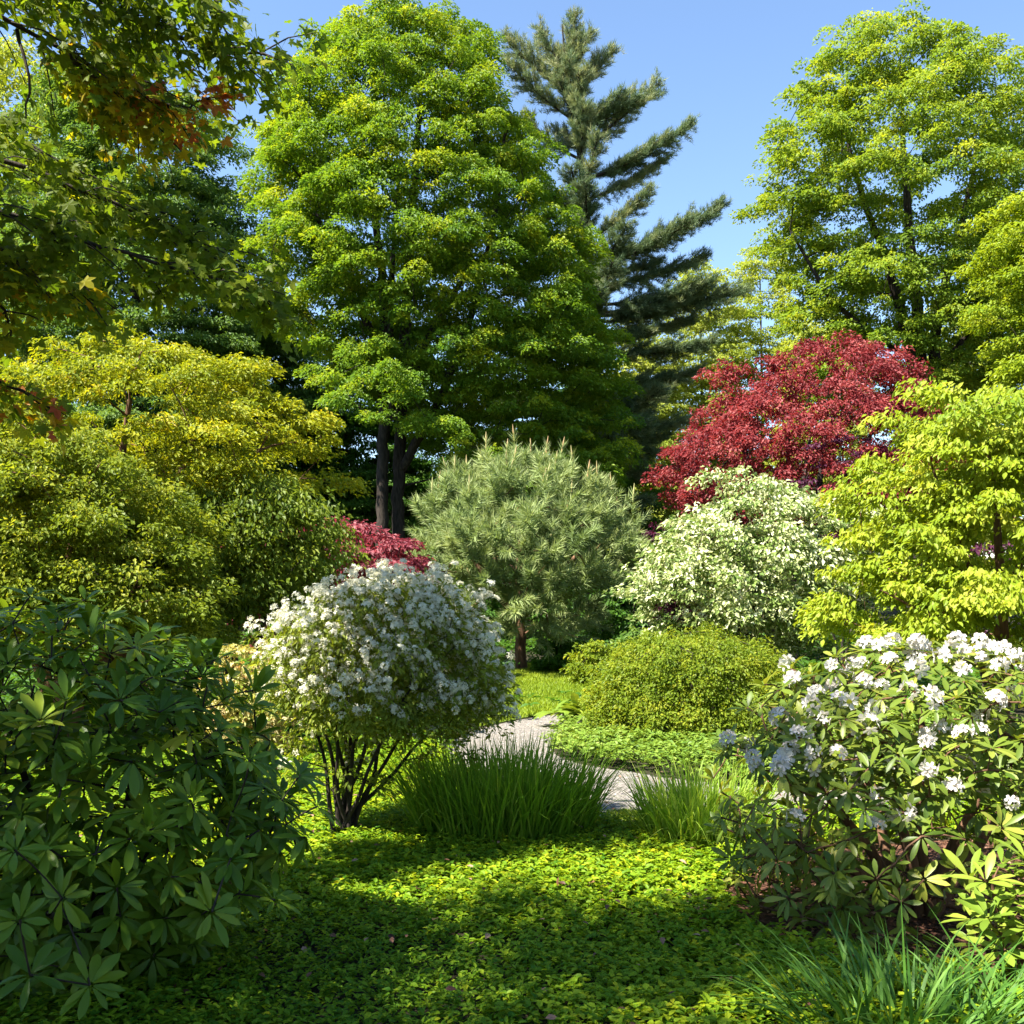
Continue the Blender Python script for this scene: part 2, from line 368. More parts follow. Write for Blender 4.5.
def grow(g, rng, trunks, targets, rtip=.012, k=.02, pen=.8, sag=.06, sides=5, step=.3, rmul=.62, maxr=9):
    NP, NR = [], []
    for pts, rad in trunks:
        pts = np.asarray(pts, float); rad = np.asarray(rad, float)
        L = np.concatenate([[0], np.cumsum(np.linalg.norm(np.diff(pts, axis=0), axis=1))])
        m = max(6, int(L[-1] / step)); u = np.linspace(0, L[-1], m)
        q = np.stack([np.interp(u, L, pts[:, j]) for j in range(3)], 1); rr = np.interp(u, L, rad)
        for _ in range(2): q[1:-1] = (q[:-2] + 2 * q[1:-1] + q[2:]) / 4
        q[1:-1] += rng.normal(0, .12, (m - 2, 3)) * rr[1:-1, None]
        g.tube(q, rr, 9); NP.append(q[1:]); NR.append(rr[1:])
    NP = np.concatenate(NP); NR = np.concatenate(NR)
    dist0 = np.array([np.min(np.linalg.norm(NP - t, axis=1)) for t in targets]); order = np.argsort(dist0)
    for i in order:
        t = targets[i]; v = t - NP; dd = np.linalg.norm(v, axis=1)
        c = dd + pen * np.maximum(0, .25 * dd - v[:, 2]) ; j = int(np.argmin(c)); a = NP[j]; D = dd[j]
        if D < .02: continue
        m = max(3, min(9, int(D / step) + 2)); u = np.linspace(0, 1, m)[:, None]
        mid = a + .5 * (t - a) + np.array([0, 0, sag * D]) + rng.normal(0, .05 * D, 3)
        q = (1 - u) ** 2 * a + 2 * u * (1 - u) * mid + u * u * t
        r0 = min(NR[j] * rmul, rtip + k * D, maxr); rr = r0 + (rtip - r0) * u[:, 0]
        g.tube(q, np.maximum(rr, rtip * .8), sides if r0 > 2 * rtip else 4)
        NP = np.concatenate([NP, q[1:]]); NR = np.concatenate([NR, rr[1:]])

def foliage(g, rng, C, rad, axis, dens, size, tpl=DIAM, K=5, flat=.55, sub=.5, up=1.0, outw=.5, nz=.4, droop=.35, dome=.35, tvar=(.15, .07), tone0=.5, top_tone=0.0, thick=.10, mi=0, low=-.15):
    C = np.asarray(C); n = len(C); rad = np.broadcast_to(rad, (n,))
    oc = C - np.array([axis[0], axis[1], 0]); oc[:, 2] = 0; oc = unit(oc)
    kk = np.repeat(np.arange(n), K); sdv = rand_unit(rng, len(kk)); sdv[:, 2] = np.where(sdv[:, 2] < low, -sdv[:, 2] * .8, sdv[:, 2])
    sc = C[kk] + rad[kk][:, None] * sdv * np.array([1, 1, flat]) * rng.uniform(.35, .95, len(kk))[:, None]
    sr = rad[kk] * sub * rng.uniform(.7, 1.25, len(kk))
    cnt = np.maximum(3, rng.poisson(dens * sr * sr)); ii = np.repeat(np.arange(len(kk)), cnt); N = len(ii)
    a = rng.uniform(0, 6.28, N); q = np.sqrt(rng.uniform(0, 1, N)); off = np.stack([np.cos(a) * q, np.sin(a) * q, np.zeros(N)], 1)
    o3 = off * sr[ii][:, None]; o3[:, 2] = -dome * q * q * sr[ii] + rng.normal(0, thick, N) * sr[ii]
    pos = sc[ii] + o3
    oo = oc[kk[ii]]
    nr = np.array([0, 0, up]) + off * .55 * dome * 2 + oo * outw + rng.normal(0, nz, (N, 3))
    d = off * .7 + oo * .5 + rng.normal(0, .45, (N, 3)) + np.array([0, 0, -droop])
    nr = nr - d * (np.sum(nr * d, 1) / np.sum(d * d, 1))[:, None] * .8
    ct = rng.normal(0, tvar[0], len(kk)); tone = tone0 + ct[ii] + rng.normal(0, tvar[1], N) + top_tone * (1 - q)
    g.inst(tpl, pos, d, nr, size * rng.uniform(.65, 1.3, N), tone, rng.uniform(.8, 1.2, N), mi)
    return pos, nr, sc, sr

def tree(name, label, cat, base, trunks, env, n, crad, dens, size, leafm, barkm, seed, group=None, mind=0, shell=.5, front=.3, zmin=None, inset=0, grow_kw={}, fol_kw={}, crown='crown', trunk='trunk', extra=None):
    rng = np.random.default_rng(seed)
    t = thing(name, label, cat, (base[0], base[1], 0), group)
    C = env.sample(rng, n, shell, mind, zmin, front, inset)
    lump = (.055 if (env.r - env.l).max() < 6 else .018) * (env.r - env.l).max() * noise2(C[:, 0] * 2.2 + C[:, 1], C[:, 2] * 2.2 - C[:, 1] * 1.5, 6. / (env.r - env.l).max(), seed)
    C = C + unit(C - np.array([[(env.l[0] + env.r[0]) / 2, env.d, env.z.mean()]])) * lump[:, None]
    if extra is not None: C = np.concatenate([C, extra])
    gw = Geo(); grow(gw, rng, trunks, C, **grow_kw); gw.build(trunk, barkm, t, smooth=True)
    g = Geo(); rr = rng.uniform(crad[0], crad[1], len(C))
    foliage(g, rng, C, rr, (base[0], base[1]), dens, size, **fol_kw)
    g.build(crown, leafm, t)
    return t, C
def stems(base, tops, r0, r1=.3, wob=.05, rng=None, bulge=.25):
    """stems rising from one root and leaning apart"""
    out = []; rng = rng or np.random.default_rng(0)
    for tp in tops:
        tp = np.array(tp, float); b = np.array([base[0], base[1], 0.]) + np.array([*rng.normal(0, r0 * 1.0, 2), -.02])
        u = np.linspace(0, 1, 7)[:, None]; L = np.linalg.norm(tp - b)
        q = b + (tp - b) * u; q[:, :2] = b[:2] + (tp - b)[:2] * (u ** (1 + bulge)); q[1:-1] += rng.normal(0, wob * L * .2, (5, 3))
        out.append((q, np.linspace(r0, r0 * r1, 7)))
    return out

# --- great green maple
D = 28.
env = Env([(22, 395, 450), (38, 345, 474), (65, 322, 480), (98, 286, 502), (140, 277, 536), (190, 268, 564), (240, 262, 582), (300, 272, 594), (350, 308, 610), (385, 340, 615), (410, 415, 622), (450, 430, 630), (485, 450, 612)], D, .95)
b = P(392, 640, D)
tr = [([P(383, 640, D) * [1, 1, 0], P(382, 500, D), P(384, 400, D), P(385, 300, D), P(372, 190, D), P(352, 80, D)], [.21, .17, .16, .13, .09, .03]),
      ([P(400, 640, D + .4) * [1, 1, 0], P(398, 500, D + .4), P(402, 400, D + .4), P(408, 280, D + .4), P(416, 160, D + .4), P(425, 40, D)], [.22, .18, .17, .14, .10, .03]),
      ([P(401, 470, D + .4), P(440, 400, D - .5), P(470, 320, D - 1), P(495, 220, D - 1), P(505, 130, D - 1)], [.14, .12, .1, .08, .03]),
      ([P(386, 360, D), P(350, 290, D - 1), P(310, 200, D - 1), P(300, 120, D)], [.12, .1, .07, .03]),
      ([P(404, 380, D + .4), P(455, 290, D + 2), P(540, 190, D + 2)], [.12, .09, .03]),
      ([P(392, 420, D), P(390, 300, D - 1.5), P(400, 170, D - 2)], [.11, .09, .03])]
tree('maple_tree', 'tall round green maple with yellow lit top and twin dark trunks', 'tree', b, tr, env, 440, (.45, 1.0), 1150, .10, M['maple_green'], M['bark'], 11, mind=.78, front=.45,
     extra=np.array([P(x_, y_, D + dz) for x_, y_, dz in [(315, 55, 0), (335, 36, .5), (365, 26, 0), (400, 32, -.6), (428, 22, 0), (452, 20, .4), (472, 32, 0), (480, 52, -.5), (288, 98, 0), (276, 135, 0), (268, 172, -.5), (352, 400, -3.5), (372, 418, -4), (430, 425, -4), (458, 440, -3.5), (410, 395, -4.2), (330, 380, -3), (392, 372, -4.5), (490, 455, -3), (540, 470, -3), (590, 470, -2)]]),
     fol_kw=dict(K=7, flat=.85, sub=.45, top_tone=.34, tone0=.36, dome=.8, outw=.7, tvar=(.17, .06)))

# --- right maple
D = 30.
env = Env([(30, 850, 905), (50, 826, 940), (90, 805, 1020), (140, 770, 1045), (180, 748, 1060), (215, 752, 1065), (250, 780, 1060), (300, 780, 1050), (350, 800, 1030), (395, 820, 1000)], D, .85)
b = P(922, 640, D)
tr = [([P(918, 640, D) * [1, 1, 0], P(915, 400, D), P(912, 350, D), P(890, 270, D), P(860, 190, D - 1), P(840, 110, D - 1)], [.26, .22, .19, .13, .08, .03]),
      ([P(926, 640, D + .3) * [1, 1, 0], P(922, 390, D + .3), P(916, 300, D), P(905, 180, D), P(900, 60, D)], [.26, .22, .17, .1, .03]),
      ([P(936, 640, D) * [1, 1, 0], P(932, 380, D), P(936, 320, D), P(960, 230, D), P(985, 120, D)], [.24, .19, .15, .1, .03]),
      ([P(914, 360, D), P(880, 340, D - 1), P(830, 300, D - 1), P(790, 230, D - 1)], [.1, .09, .07, .03]),
      ([P(934, 380, D), P(970, 330, D), P(1010, 270, D)], [.11, .08, .03])]
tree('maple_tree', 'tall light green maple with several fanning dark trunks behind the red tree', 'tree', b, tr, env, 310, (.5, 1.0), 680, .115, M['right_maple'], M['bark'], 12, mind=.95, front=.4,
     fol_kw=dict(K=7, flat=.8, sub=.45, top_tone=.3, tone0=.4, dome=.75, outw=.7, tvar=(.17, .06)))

# --- yellow-green tree at the right edge
D = 23.
env = Env([(205, 1000, 1120), (250, 990, 1150), (310, 995, 1160), (360, 1000, 1160), (420, 990, 1160), (470, 1000, 1130)], D, .9)
b = P(1075, 640, D)
tree('lime_tree', 'yellow green tree cut by the right edge of the photo, beside the tall maple', 'tree', b, [([[b[0], D, 0], [b[0] - .2, D, 4], [b[0], D, 9]], [.2, .15, .03])], env, 140, (.5, .9), 700, .10, M['lime'], M['bark'], 13, mind=.6, fol_kw=dict(K=6, tone0=.35, dome=.45))

# --- dark trees at the back left
D = 34.
env = Env([(78, 70, 120), (110, 40, 190), (140, 30, 228), (190, 20, 250), (250, 10, 265), (310, 10, 290), (370, 20, 310), (430, 20, 330), (480, 60, 300)], D, .8)
b = P(140, 640, D)
tr = [([[b[0], D, 0], P(140, 400, D), P(135, 250, D), P(110, 110, D)], [.3, .22, .15, .03]), ([P(100, 640, D) * [1, 1, 0], P(95, 400, D), P(80, 250, D), P(90, 160, D)], [.24, .2, .12, .03])]
tree('dark_tree', 'dense dark green tree at the back left behind the yellow shrub tree', 'tree', b, tr, env, 340, (.7, 1.2), 480, .135, M['dark_green'], M['bark'], 14, mind=.9, front=.5, fol_kw=dict(K=6, tone0=.45))
D = 42.
env = Env([(50, -20, 60), (110, -60, 95), (200, -90, 110), (300, -100, 110), (400, -100, 120)], D, .8)
b = P(0, 640, D)
tree('pale_tree', 'pale yellow green tree showing through the maple boughs at the left edge', 'tree', b, [([[b[0], D, 0], [b[0], D, 9], [b[0], D, 20]], [.3, .2, .03])], env, 150, (.9, 1.4), 150, .22, M['pale_wood'], M['bark'], 15, mind=1.0, fol_kw=dict(K=6))

# --- dark understorey trees behind the great maple
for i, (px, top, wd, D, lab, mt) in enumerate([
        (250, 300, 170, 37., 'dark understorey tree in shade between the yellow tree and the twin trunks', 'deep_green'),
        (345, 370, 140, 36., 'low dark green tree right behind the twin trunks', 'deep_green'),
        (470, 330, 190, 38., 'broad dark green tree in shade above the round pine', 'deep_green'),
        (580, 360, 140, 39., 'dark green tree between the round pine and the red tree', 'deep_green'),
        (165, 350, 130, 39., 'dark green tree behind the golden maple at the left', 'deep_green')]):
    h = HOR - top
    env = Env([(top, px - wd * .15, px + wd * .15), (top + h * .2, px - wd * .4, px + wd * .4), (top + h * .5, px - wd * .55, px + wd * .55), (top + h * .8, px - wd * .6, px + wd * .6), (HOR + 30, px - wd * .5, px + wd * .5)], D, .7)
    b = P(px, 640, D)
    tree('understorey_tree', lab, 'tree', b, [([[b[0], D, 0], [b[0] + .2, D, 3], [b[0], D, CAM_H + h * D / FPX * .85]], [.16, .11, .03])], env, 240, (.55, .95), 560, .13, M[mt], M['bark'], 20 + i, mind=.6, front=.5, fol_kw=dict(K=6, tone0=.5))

# --- pale upright trees far behind the tall pine
for i, (px, top, wd, D, lab) in enumerate([
        (640, 318, 70, 46., 'pale feathery tree behind the low boughs of the tall pine'),
        (700, 270, 80, 48., 'pale upright tree between the tall pine and the right maple'),
        (760, 245, 80, 50., 'palest upright tree just left of the right maple, with feathery top'),
        (830, 300, 90, 46., 'sunny green tree seen under the crown of the right maple'),
        (965, 300, 110, 44., 'bright tree behind the trunks of the right maple')]):
    h = HOR - top
    env = Env([(top, px - 4, px + 4), (top + 25, px - wd * .3, px + wd * .3), (top + 80, px - wd * .5, px + wd * .5), (top + 160, px - wd * .6, px + wd * .6), (HOR, px - wd * .6, px + wd * .6)], D, .8)
    b = P(px, 640, D)
    tree('pale_tree', lab, 'tree', b, [([[b[0], D, 0], [b[0] + .2, D, 6], [b[0], D, CAM_H + h * D / FPX * .9]], [.16, .11, .03])], env, 230, (.55, .95), 380, .14, M['pale_wood'], M['bark_grey'], 30 + i, mind=.6, front=.5, fol_kw=dict(K=6, flat=1.3, tone0=.5, nz=.6, outw=.8))

# --- far wood; its unseen ring round the camera is added to cut sky light
rng = np.random.default_rng(40)
n = 900
n = 1500; an = rng.uniform(-math.pi, math.pi, n); an[:700] = rng.uniform(-.8, .8, 700); front = np.abs(an) < .85
rd = np.where(front, rng.uniform(62, 78, n), rng.uniform(26, 40, n)); cx = rd * np.sin(an); cyy = rd * np.cos(an); top = np.where(front, 9, 8) + 3 * noise2(cx, cyy * 0, .25, 8)
C = np.stack([cx, cyy, rng.uniform(0, 1, n) ** .7 * top], 1)
g = Geo(); foliage(g, rng, C, rng.uniform(1.2, 2.2, n), (0, 200), 40, .45, K=6, flat=1, outw=.6)
tag(g.build('woods', M['dark_green']), 'far green wood behind the trees, with an unseen ring added to block sky', kind='stuff')

# --- tall white pine
D = 35.
rng = np.random.default_rng(50)
b = P(596, 640, D)
t = thing('pine_tree', 'tall blue green pine with feathery boughs against the sky beside the great maple', 'tree', (b[0], D, 0))
trunk = np.array([[b[0], D, 0], P(596, 450, D), P(592, 300, D), P(583, 170, D), P(568, 90, D), P(562, 25, D)]); trad = np.array([.34, .28, .2, .13, .07, .02])
gw = Geo(); g = Geo()
u = np.linspace(0, 1, 30); L = np.concatenate([[0], np.cumsum(np.linalg.norm(np.diff(trunk, axis=0), axis=1))]); L /= L[-1]
tp = np.stack([np.interp(u, L, trunk[:, j]) for j in range(3)], 1); gw.tube(tp, np.interp(u, L, trad), 9)
def on_trunk(z): 
    return np.array([np.interp(z, tp[:, 2], tp[:, 0]), np.interp(z, tp[:, 2], tp[:, 1]), z])
br = []
for sy, tx, ty, dd in [(95, 505, 38, 0), (120, 508, 62, -1), (75, 540, 28, .4), (70, 590, 34, -.3), (100, 612, 52, .3), (80, 575, 16, 0), (130, 640, 98, -.6), (150, 658, 84, 0), (180, 690, 125, -.5), (200, 664, 160, .8), (240, 650, 190, -1), (262, 722, 206, 0), (268, 690, 222, -1.5), (285, 704, 258, .6), (312, 742, 290, -.4), (330, 690, 322, 1), (352, 712, 342, -.8), (380, 700, 372, .3), (400, 660, 398, -1.2), (428, 690, 420, 0), (450, 655, 452, -1), (470, 672, 470, .5), (495, 650, 500, 0),
                       (215, 545, 190, -1), (160, 520, 120, .8), (260, 520, 240, 0), (300, 510, 290, .5), (350, 500, 345, -.5), (400, 500, 400, 0)]:
    a = on_trunk(CAM_H + (HOR - sy) / FPX * D); br.append((a, P(tx, ty, D + dd)))
for _ in range(44):       # boughs going away from and towards the viewer
    z = rng.uniform(5, 20); a = on_trunk(z); az = rng.choice([-1, 1]) * math.pi / 2 + rng.uniform(-.6, .6); ln = (21.5 - z) * .2 + .8
    e = R(5 + max(0, z - 9) * 4.5); br.append((a, a + ln * np.array([math.cos(az) * math.cos(e), math.sin(az) * math.cos(e), math.sin(e)])))
base_br = br[5:23]
for _ in range(16):
    a0, e0 = base_br[rng.integers(len(base_br))]; f = rng.uniform(.55, .95); v = (e0 - a0) * f; c_, s_ = math.cos(q := rng.uniform(-.7, .7)), math.sin(q)
    a = on_trunk(min(20.5, a0[2] + rng.uniform(-.5, .5))); br.append((a, a + np.array([v[0] * c_, v[0] * s_, v[2]])))
for a, e in br:
    Ln = np.linalg.norm(e - a); m = 14; u = np.linspace(0, 1, m)[:, None]
    steep = (e - a)[2] / Ln
    mid = a + (e - a) * .55 + np.array([0, 0, -.10 * Ln * (1 if steep < .6 else .6)])
    q = (1 - u) ** 2 * a + 2 * u * (1 - u) * mid + u * u * e
    gw.tube(q, .03 + (.012 * Ln) * (1 - u[:, 0]) * .8, 5)
    T = unit(np.gradient(q, axis=0))
    nk = int(15 * Ln) + 6; us = np.linspace(.16, 1, nk) + rng.normal(0, .01, nk); us = np.clip(us, .12, 1)
    for j, uk in enumerate(us):
        p0 = np.array([np.interp(uk, u[:, 0], q[:, c_]) for c_ in range(3)]); t0 = unit(np.array([np.interp(uk, u[:, 0], T[:, c_]) for c_ in range(3)]))
        if steep > .55: sd = rng.normal(size=3); sd = unit(sd - t0 * (sd @ t0))
        else: sd = unit(np.cross(t0, [0, 0, 1.])) * (1 if j % 2 else -1) + np.array([0, 0, rng.normal(-.05, .35)])
        tl = (.22 + .17 * Ln * math.sin(min(3.0, uk * 2.7 + .25))) * rng.uniform(.6, 1.25)
        dr = unit(t0 * .85 + sd * .8 + np.array([0, 0, .12])); e1 = p0 + dr * tl + np.array([0, 0, -.06 * tl]); 
        gw.tube(np.stack([p0, (p0 + e1) / 2 + [0, 0, .02], e1]), [.016, .012, .006], 3)
        ntu = max(3, int(tl / .055)); uu = np.linspace(.12, 1.05, ntu); tf = p0 + (e1 - p0) * uu[:, None] + rng.normal(0, .035, (ntu, 3))
        rep = np.repeat(np.arange(ntu), 13); N = len(rep)
        d = dr * .8 + np.array([0, 0, .35]) + rng.normal(0, .55, (N, 3))
        g.inst(NEEDLE, tf[rep] + rng.normal(0, .03, (N, 3)), d, rand_unit(rng, N), rng.uniform(.13, .23, N), .42 + rng.normal(0, .16) + rng.normal(0, .12, N) + .2 * (steep > .5), .95)
gw.build('trunk', M['bark'], t, smooth=True); g.build('crown', M['pine_tall'], t)

# --- round dwarf pine
D = 18.
rng = np.random.default_rng(60)
b = P(521, 670, D)
t = thing('dwarf_pine', 'rounded grey green pine on a short reddish trunk beyond the gravel path', 'tree', (b[0], D, 0))
env = Env([(474, 500, 545), (492, 466, 580), (514, 438, 610), (542, 414, 634), (568, 410, 636), (592, 424, 622), (614, 446, 604), (632, 478, 576)], D, .95)
C = env.sample(rng, 118, .5, .34, front=.45); C[:, :2] += rng.normal(0, .11, (len(C), 2))
C = np.concatenate([C, [P(x_, y_, D + dz) for x_, y_, dz in [(496, 478, 0), (532, 476, .2), (456, 490, 0), (572, 492, 0), (510, 490, -.4), (480, 494, .3), (552, 486, -.3), (432, 512, 0), (600, 505, .2), (622, 540, 0), (628, 530, 0)]], [P(x_, y_, D + dz) for x_, y_, dz in [(490, 478, -.3), (515, 474, .3), (545, 478, -.2), (465, 486, .2), (560, 484, .3), (588, 498, -.2), (444, 500, -.2), (612, 515, .2), (425, 522, 0), (500, 500, -.9), (540, 505, -.9), (470, 515, -.9), (570, 520, -.9)]]])
gw = Geo()
grow(gw, rng, [([[b[0] + .02, D, -.02], P(521, 640, D), P(518, 600, D), P(520, 540, D)], [.115, .10, .085, .03]), ([P(520, 625, D), P(480, 570, D - .4), P(455, 530, D - .4)], [.06, .05, .02]), ([P(520, 620, D), P(565, 570, D - .3), P(595, 530, D)], [.06, .05, .02])], C, rtip=.012, step=.2)
gw.build('trunk', M['bark_red'], t, smooth=True)
ax = np.array([P(520, 600, D)])
nb = len(C); up0 = unit(unit((C - ax) * [1, 1, .8]) + np.array([0, 0, .65]))
up0[-24:] = unit(np.array([0, 0, 1]) + rng.normal(0, .08, (24, 3)))
kk = np.repeat(np.arange(nb), 6); fan = rand_unit(rng, len(kk)); C0 = C; first = np.arange(len(kk)) % 6 == 0
up_ = unit(up0[kk] + np.where(first, .1, .9)[:, None] * fan)
SL = rng.uniform(.26, .42, len(kk)); SL[first & (kk >= nb - 24)] = .55
C = C[kk] + up_ * .06 + rng.normal(0, .07, (len(kk), 3))
npd = 110; rep = np.repeat(np.arange(len(C)), npd); N = len(rep); u = rng.uniform(-.25, 1, N)
pos = C[rep] + up_[rep] * (u * SL[rep])[:, None]
rd = rand_unit(rng, N); rd = unit(rd - up_[rep] * np.sum(rd * up_[rep], 1)[:, None])
spread = 1.25 - .75 * np.clip(u, 0, 1); d = up_[rep] * .8 + rd * spread[:, None] + np.array([0, 0, -.45]) * np.clip(1 - u, 0, 1)[:, None]
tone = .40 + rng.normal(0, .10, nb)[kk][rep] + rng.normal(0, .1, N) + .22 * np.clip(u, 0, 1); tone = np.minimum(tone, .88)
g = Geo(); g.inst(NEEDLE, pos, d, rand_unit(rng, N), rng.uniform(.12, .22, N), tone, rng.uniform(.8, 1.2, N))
for c, a, s in zip(C, up_, SL):        # pale candles of new growth
    if rng.random() < .08 or s > .5:
        g.tube([c + a * s * .75, c + a * s * 1.1, c + a * (s * 1.1 + .12)], [.014, .016, .004], 4)
        g.t[-1] = np.full(len(g.v[-1]), rng.uniform(.92, 1), np.float32)
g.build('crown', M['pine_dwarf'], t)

# --- golden japanese maple on the left
D = 12.
rng = np.random.default_rng(70)
b = P(128, 715, D)
env = Env([(350, 70, 170), (362, 30, 215), (385, -40, 262), (410, -80, 298), (440, -90, 318), (470, -90, 322), (500, -80, 314), (540, -60, 305), (575, -40, 300), (610, 0, 280)], D, .8)
tops = [P(60, 420, D), P(130, 400, D - .5), P(200, 420, D), P(260, 450, D - .5), P(20, 470, D + .5), P(180, 470, D + 1.2)]
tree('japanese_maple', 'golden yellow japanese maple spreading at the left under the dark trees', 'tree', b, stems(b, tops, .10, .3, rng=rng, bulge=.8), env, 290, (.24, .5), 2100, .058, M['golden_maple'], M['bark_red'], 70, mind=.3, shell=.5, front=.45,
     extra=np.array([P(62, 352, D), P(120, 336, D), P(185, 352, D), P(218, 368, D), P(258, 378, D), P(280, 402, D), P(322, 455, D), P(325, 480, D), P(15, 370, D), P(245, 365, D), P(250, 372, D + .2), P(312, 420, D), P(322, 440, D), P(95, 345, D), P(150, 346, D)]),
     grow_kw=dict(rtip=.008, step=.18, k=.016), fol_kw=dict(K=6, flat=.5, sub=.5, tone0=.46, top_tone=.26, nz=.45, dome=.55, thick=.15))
# lower olive shrub in front of it
D = 9.8
b = P(55, 735, D)
env = Env([(425, -30, 60), (445, -70, 120), (480, -80, 150), (520, -90, 205), (560, -90, 215), (600, -90, 235), (640, -80, 225)], D, .7)
tree('laceleaf_maple', 'olive green layered shrub with pale leaf tips below the golden maple', 'shrub', b, stems(b, [P(30, 520, D), P(100, 530, D), P(150, 560, D), P(-20, 540, D), P(80, 480, D)], .05, .3, rng=rng), env, 230, (.17, .36), 3000, .052, M['olive_maple'], M['bark_red'], 71, mind=.2, front=.5,
     grow_kw=dict(rtip=.006, step=.15), fol_kw=dict(K=6, flat=.5, sub=.5, tone0=.42, top_tone=.3, dome=.7, nz=.7, thick=.3))
# dark weeping shrub below the golden maple, right side
D = 11.
b = P(235, 725, D)
env = Env([(490, 200, 270), (515, 160, 330), (545, 150, 332), (580, 160, 325), (610, 190, 290)], D, .7)
tree('weeping_maple', 'dark green weeping shrub hanging under the golden maple beside the pink red shrub', 'shrub', b, stems(b, [P(200, 540, D), P(245, 530, D), P(290, 550, D)], .05, .3, rng=rng), env, 110, (.22, .38), 1200, .065, M['olive_maple'], M['bark'], 72, mind=.22, front=.5,
     grow_kw=dict(rtip=.006, step=.15), fol_kw=dict(K=6, flat=.7, sub=.5, tone0=.28, droop=.8, nz=.6, thick=.35, dome=.8))
# pink red laceleaf
D = 15.
b = P(350, 700, D)
env = Env([(524, 305, 350), (536, 262, 395), (555, 235, 418), (590, 230, 420), (620, 235, 420), (650, 250, 400)], D, .7)
tree('laceleaf_maple', 'low pink red laceleaf shrub between the golden maple and the round pine', 'shrub', b, stems(b, [P(320, 580, D), P(350, 570, D), P(390, 590, D), P(270, 590, D)], .05, .3, rng=rng), env, 130, (.22, .36), 1100, .075, M['pink_red'], M['bark'], 73, mind=.22, front=.5,
     grow_kw=dict(rtip=.008, step=.15), fol_kw=dict(K=6, flat=.45, sub=.6, tone0=.45))
# cream azalea
D = 8.8
b = P(245, 765, D)
env = Env([(640, 235, 285), (655, 215, 300), (690, 205, 305), (725, 215, 300), (755, 225, 295)], D, .8)
tree('azalea', 'small cream and peach shrub half hidden left of the white flowering shrub', 'shrub', b, stems(b, [P(235, 690, D), P(265, 680, D), P(285, 700, D)], .02, .4, rng=rng), env, 70, (.12, .2), 3000, .045, M['peach'], M['bark'], 74, mind=.1, front=.5,
     grow_kw=dict(rtip=.004, step=.08), fol_kw=dict(K=5, tone0=.5, tvar=(.25, .15)))

# --- red japanese maple
D = 18.
b = P(785, 690, D)
env = Env([(350, 800, 880), (362, 775, 905), (385, 735, 920), (410, 712, 935), (440, 690, 945), (470, 672, 950), (495, 665, 945), (515, 690, 940), (540, 730, 930)], D, .8)
tree('japanese_maple', 'deep red japanese maple on the right between the pine and the tall maple', 'tree', b, stems(b, [P(740, 430, D), P(790, 410, D), P(840, 400, D), P(880, 420, D), P(720, 470, D), P(810, 440, D + 1)], .10, .3, rng=rng, bulge=.6), env, 225, (.2, .44), 1900, .068, M['red_maple'], M['bark'], 75, mind=.36, front=.4,
     extra=np.array([P(x_, y_, D) for x_, y_ in [(875, 350), (900, 358), (815, 344), (845, 346), (720, 378), (735, 372), (770, 362), (700, 415), (680, 450), (662, 480), (672, 500), (918, 372), (690, 440)]]), grow_kw=dict(rtip=.01, step=.2), fol_kw=dict(K=6, flat=.9, sub=.48, tone0=.46, dome=.7, nz=.7, thick=.25))
# purple shrubs
for i, (px, top, wd, bot, D, lab) in enumerate([(665, 515, 60, 560, 19., 'dusky purple shrub between the round pine and the cream shrub'),
                                                (840, 440, 160, 560, 16.5, 'dark purple shrub under the red maple behind the cream shrub'),
                                                (985, 530, 130, 640, 12.5, 'dark purple shrub behind the stems of the lime green tree'),
                                                (683, 592, 44, 618, 12.6, 'small purple shrub poking out low in front of the cream shrub')]):
    b = P(px, 580 + CAM_H * FPX / D, D); rg = np.random.default_rng(80 + i)
    env = Env([(top, px - wd * .2, px + wd * .2), (top + 15, px - wd * .4, px + wd * .4), ((top + bot) / 2, px - wd * .5, px + wd * .5), (bot, px - wd * .45, px + wd * .45)], D, .7)
    tree('purple_shrub', lab, 'shrub', b, stems(b, [P(px - wd * .2, (top + bot) / 2, D), P(px + wd * .2, (top + bot) / 2, D), P(px, top + 12, D)], .03, .4, rng=rg), env, 6 + wd // 4 + (18 if wd > 100 else 0), (.10, .22), 900, .07, M['purple'], M['bark'], 80 + i, mind=.14, front=.5,
         grow_kw=dict(rtip=.006, step=.15), fol_kw=dict(K=5))

# --- cream variegated dogwood
D = 13.
b = P(745, 705, D)
env = Env([(472, 725, 760), (490, 712, 800), (515, 690, 850), (545, 655, 868), (575, 628, 872), (600, 622, 868), (625, 655, 850), (645, 690, 830)], D, .75)
tree('dogwood_shrub', 'cream flecked dogwood shrub in tiers below the red maple', 'shrub', b, stems(b, [P(700, 560, D), P(740, 520, D), P(790, 540, D), P(660, 590, D), P(830, 570, D), P(760, 570, D - .8)], .05, .3, rng=rng, bulge=.5), env, 210, (.22, .4), 1000, .075, M['variegated'], M['bark'], 76, mind=.24, front=.45,
     grow_kw=dict(rtip=.007, step=.15), fol_kw=dict(K=6, flat=.55, sub=.5, tone0=.22, top_tone=.45, tvar=(.12, .2), dome=.5, nz=.55, thick=.2))
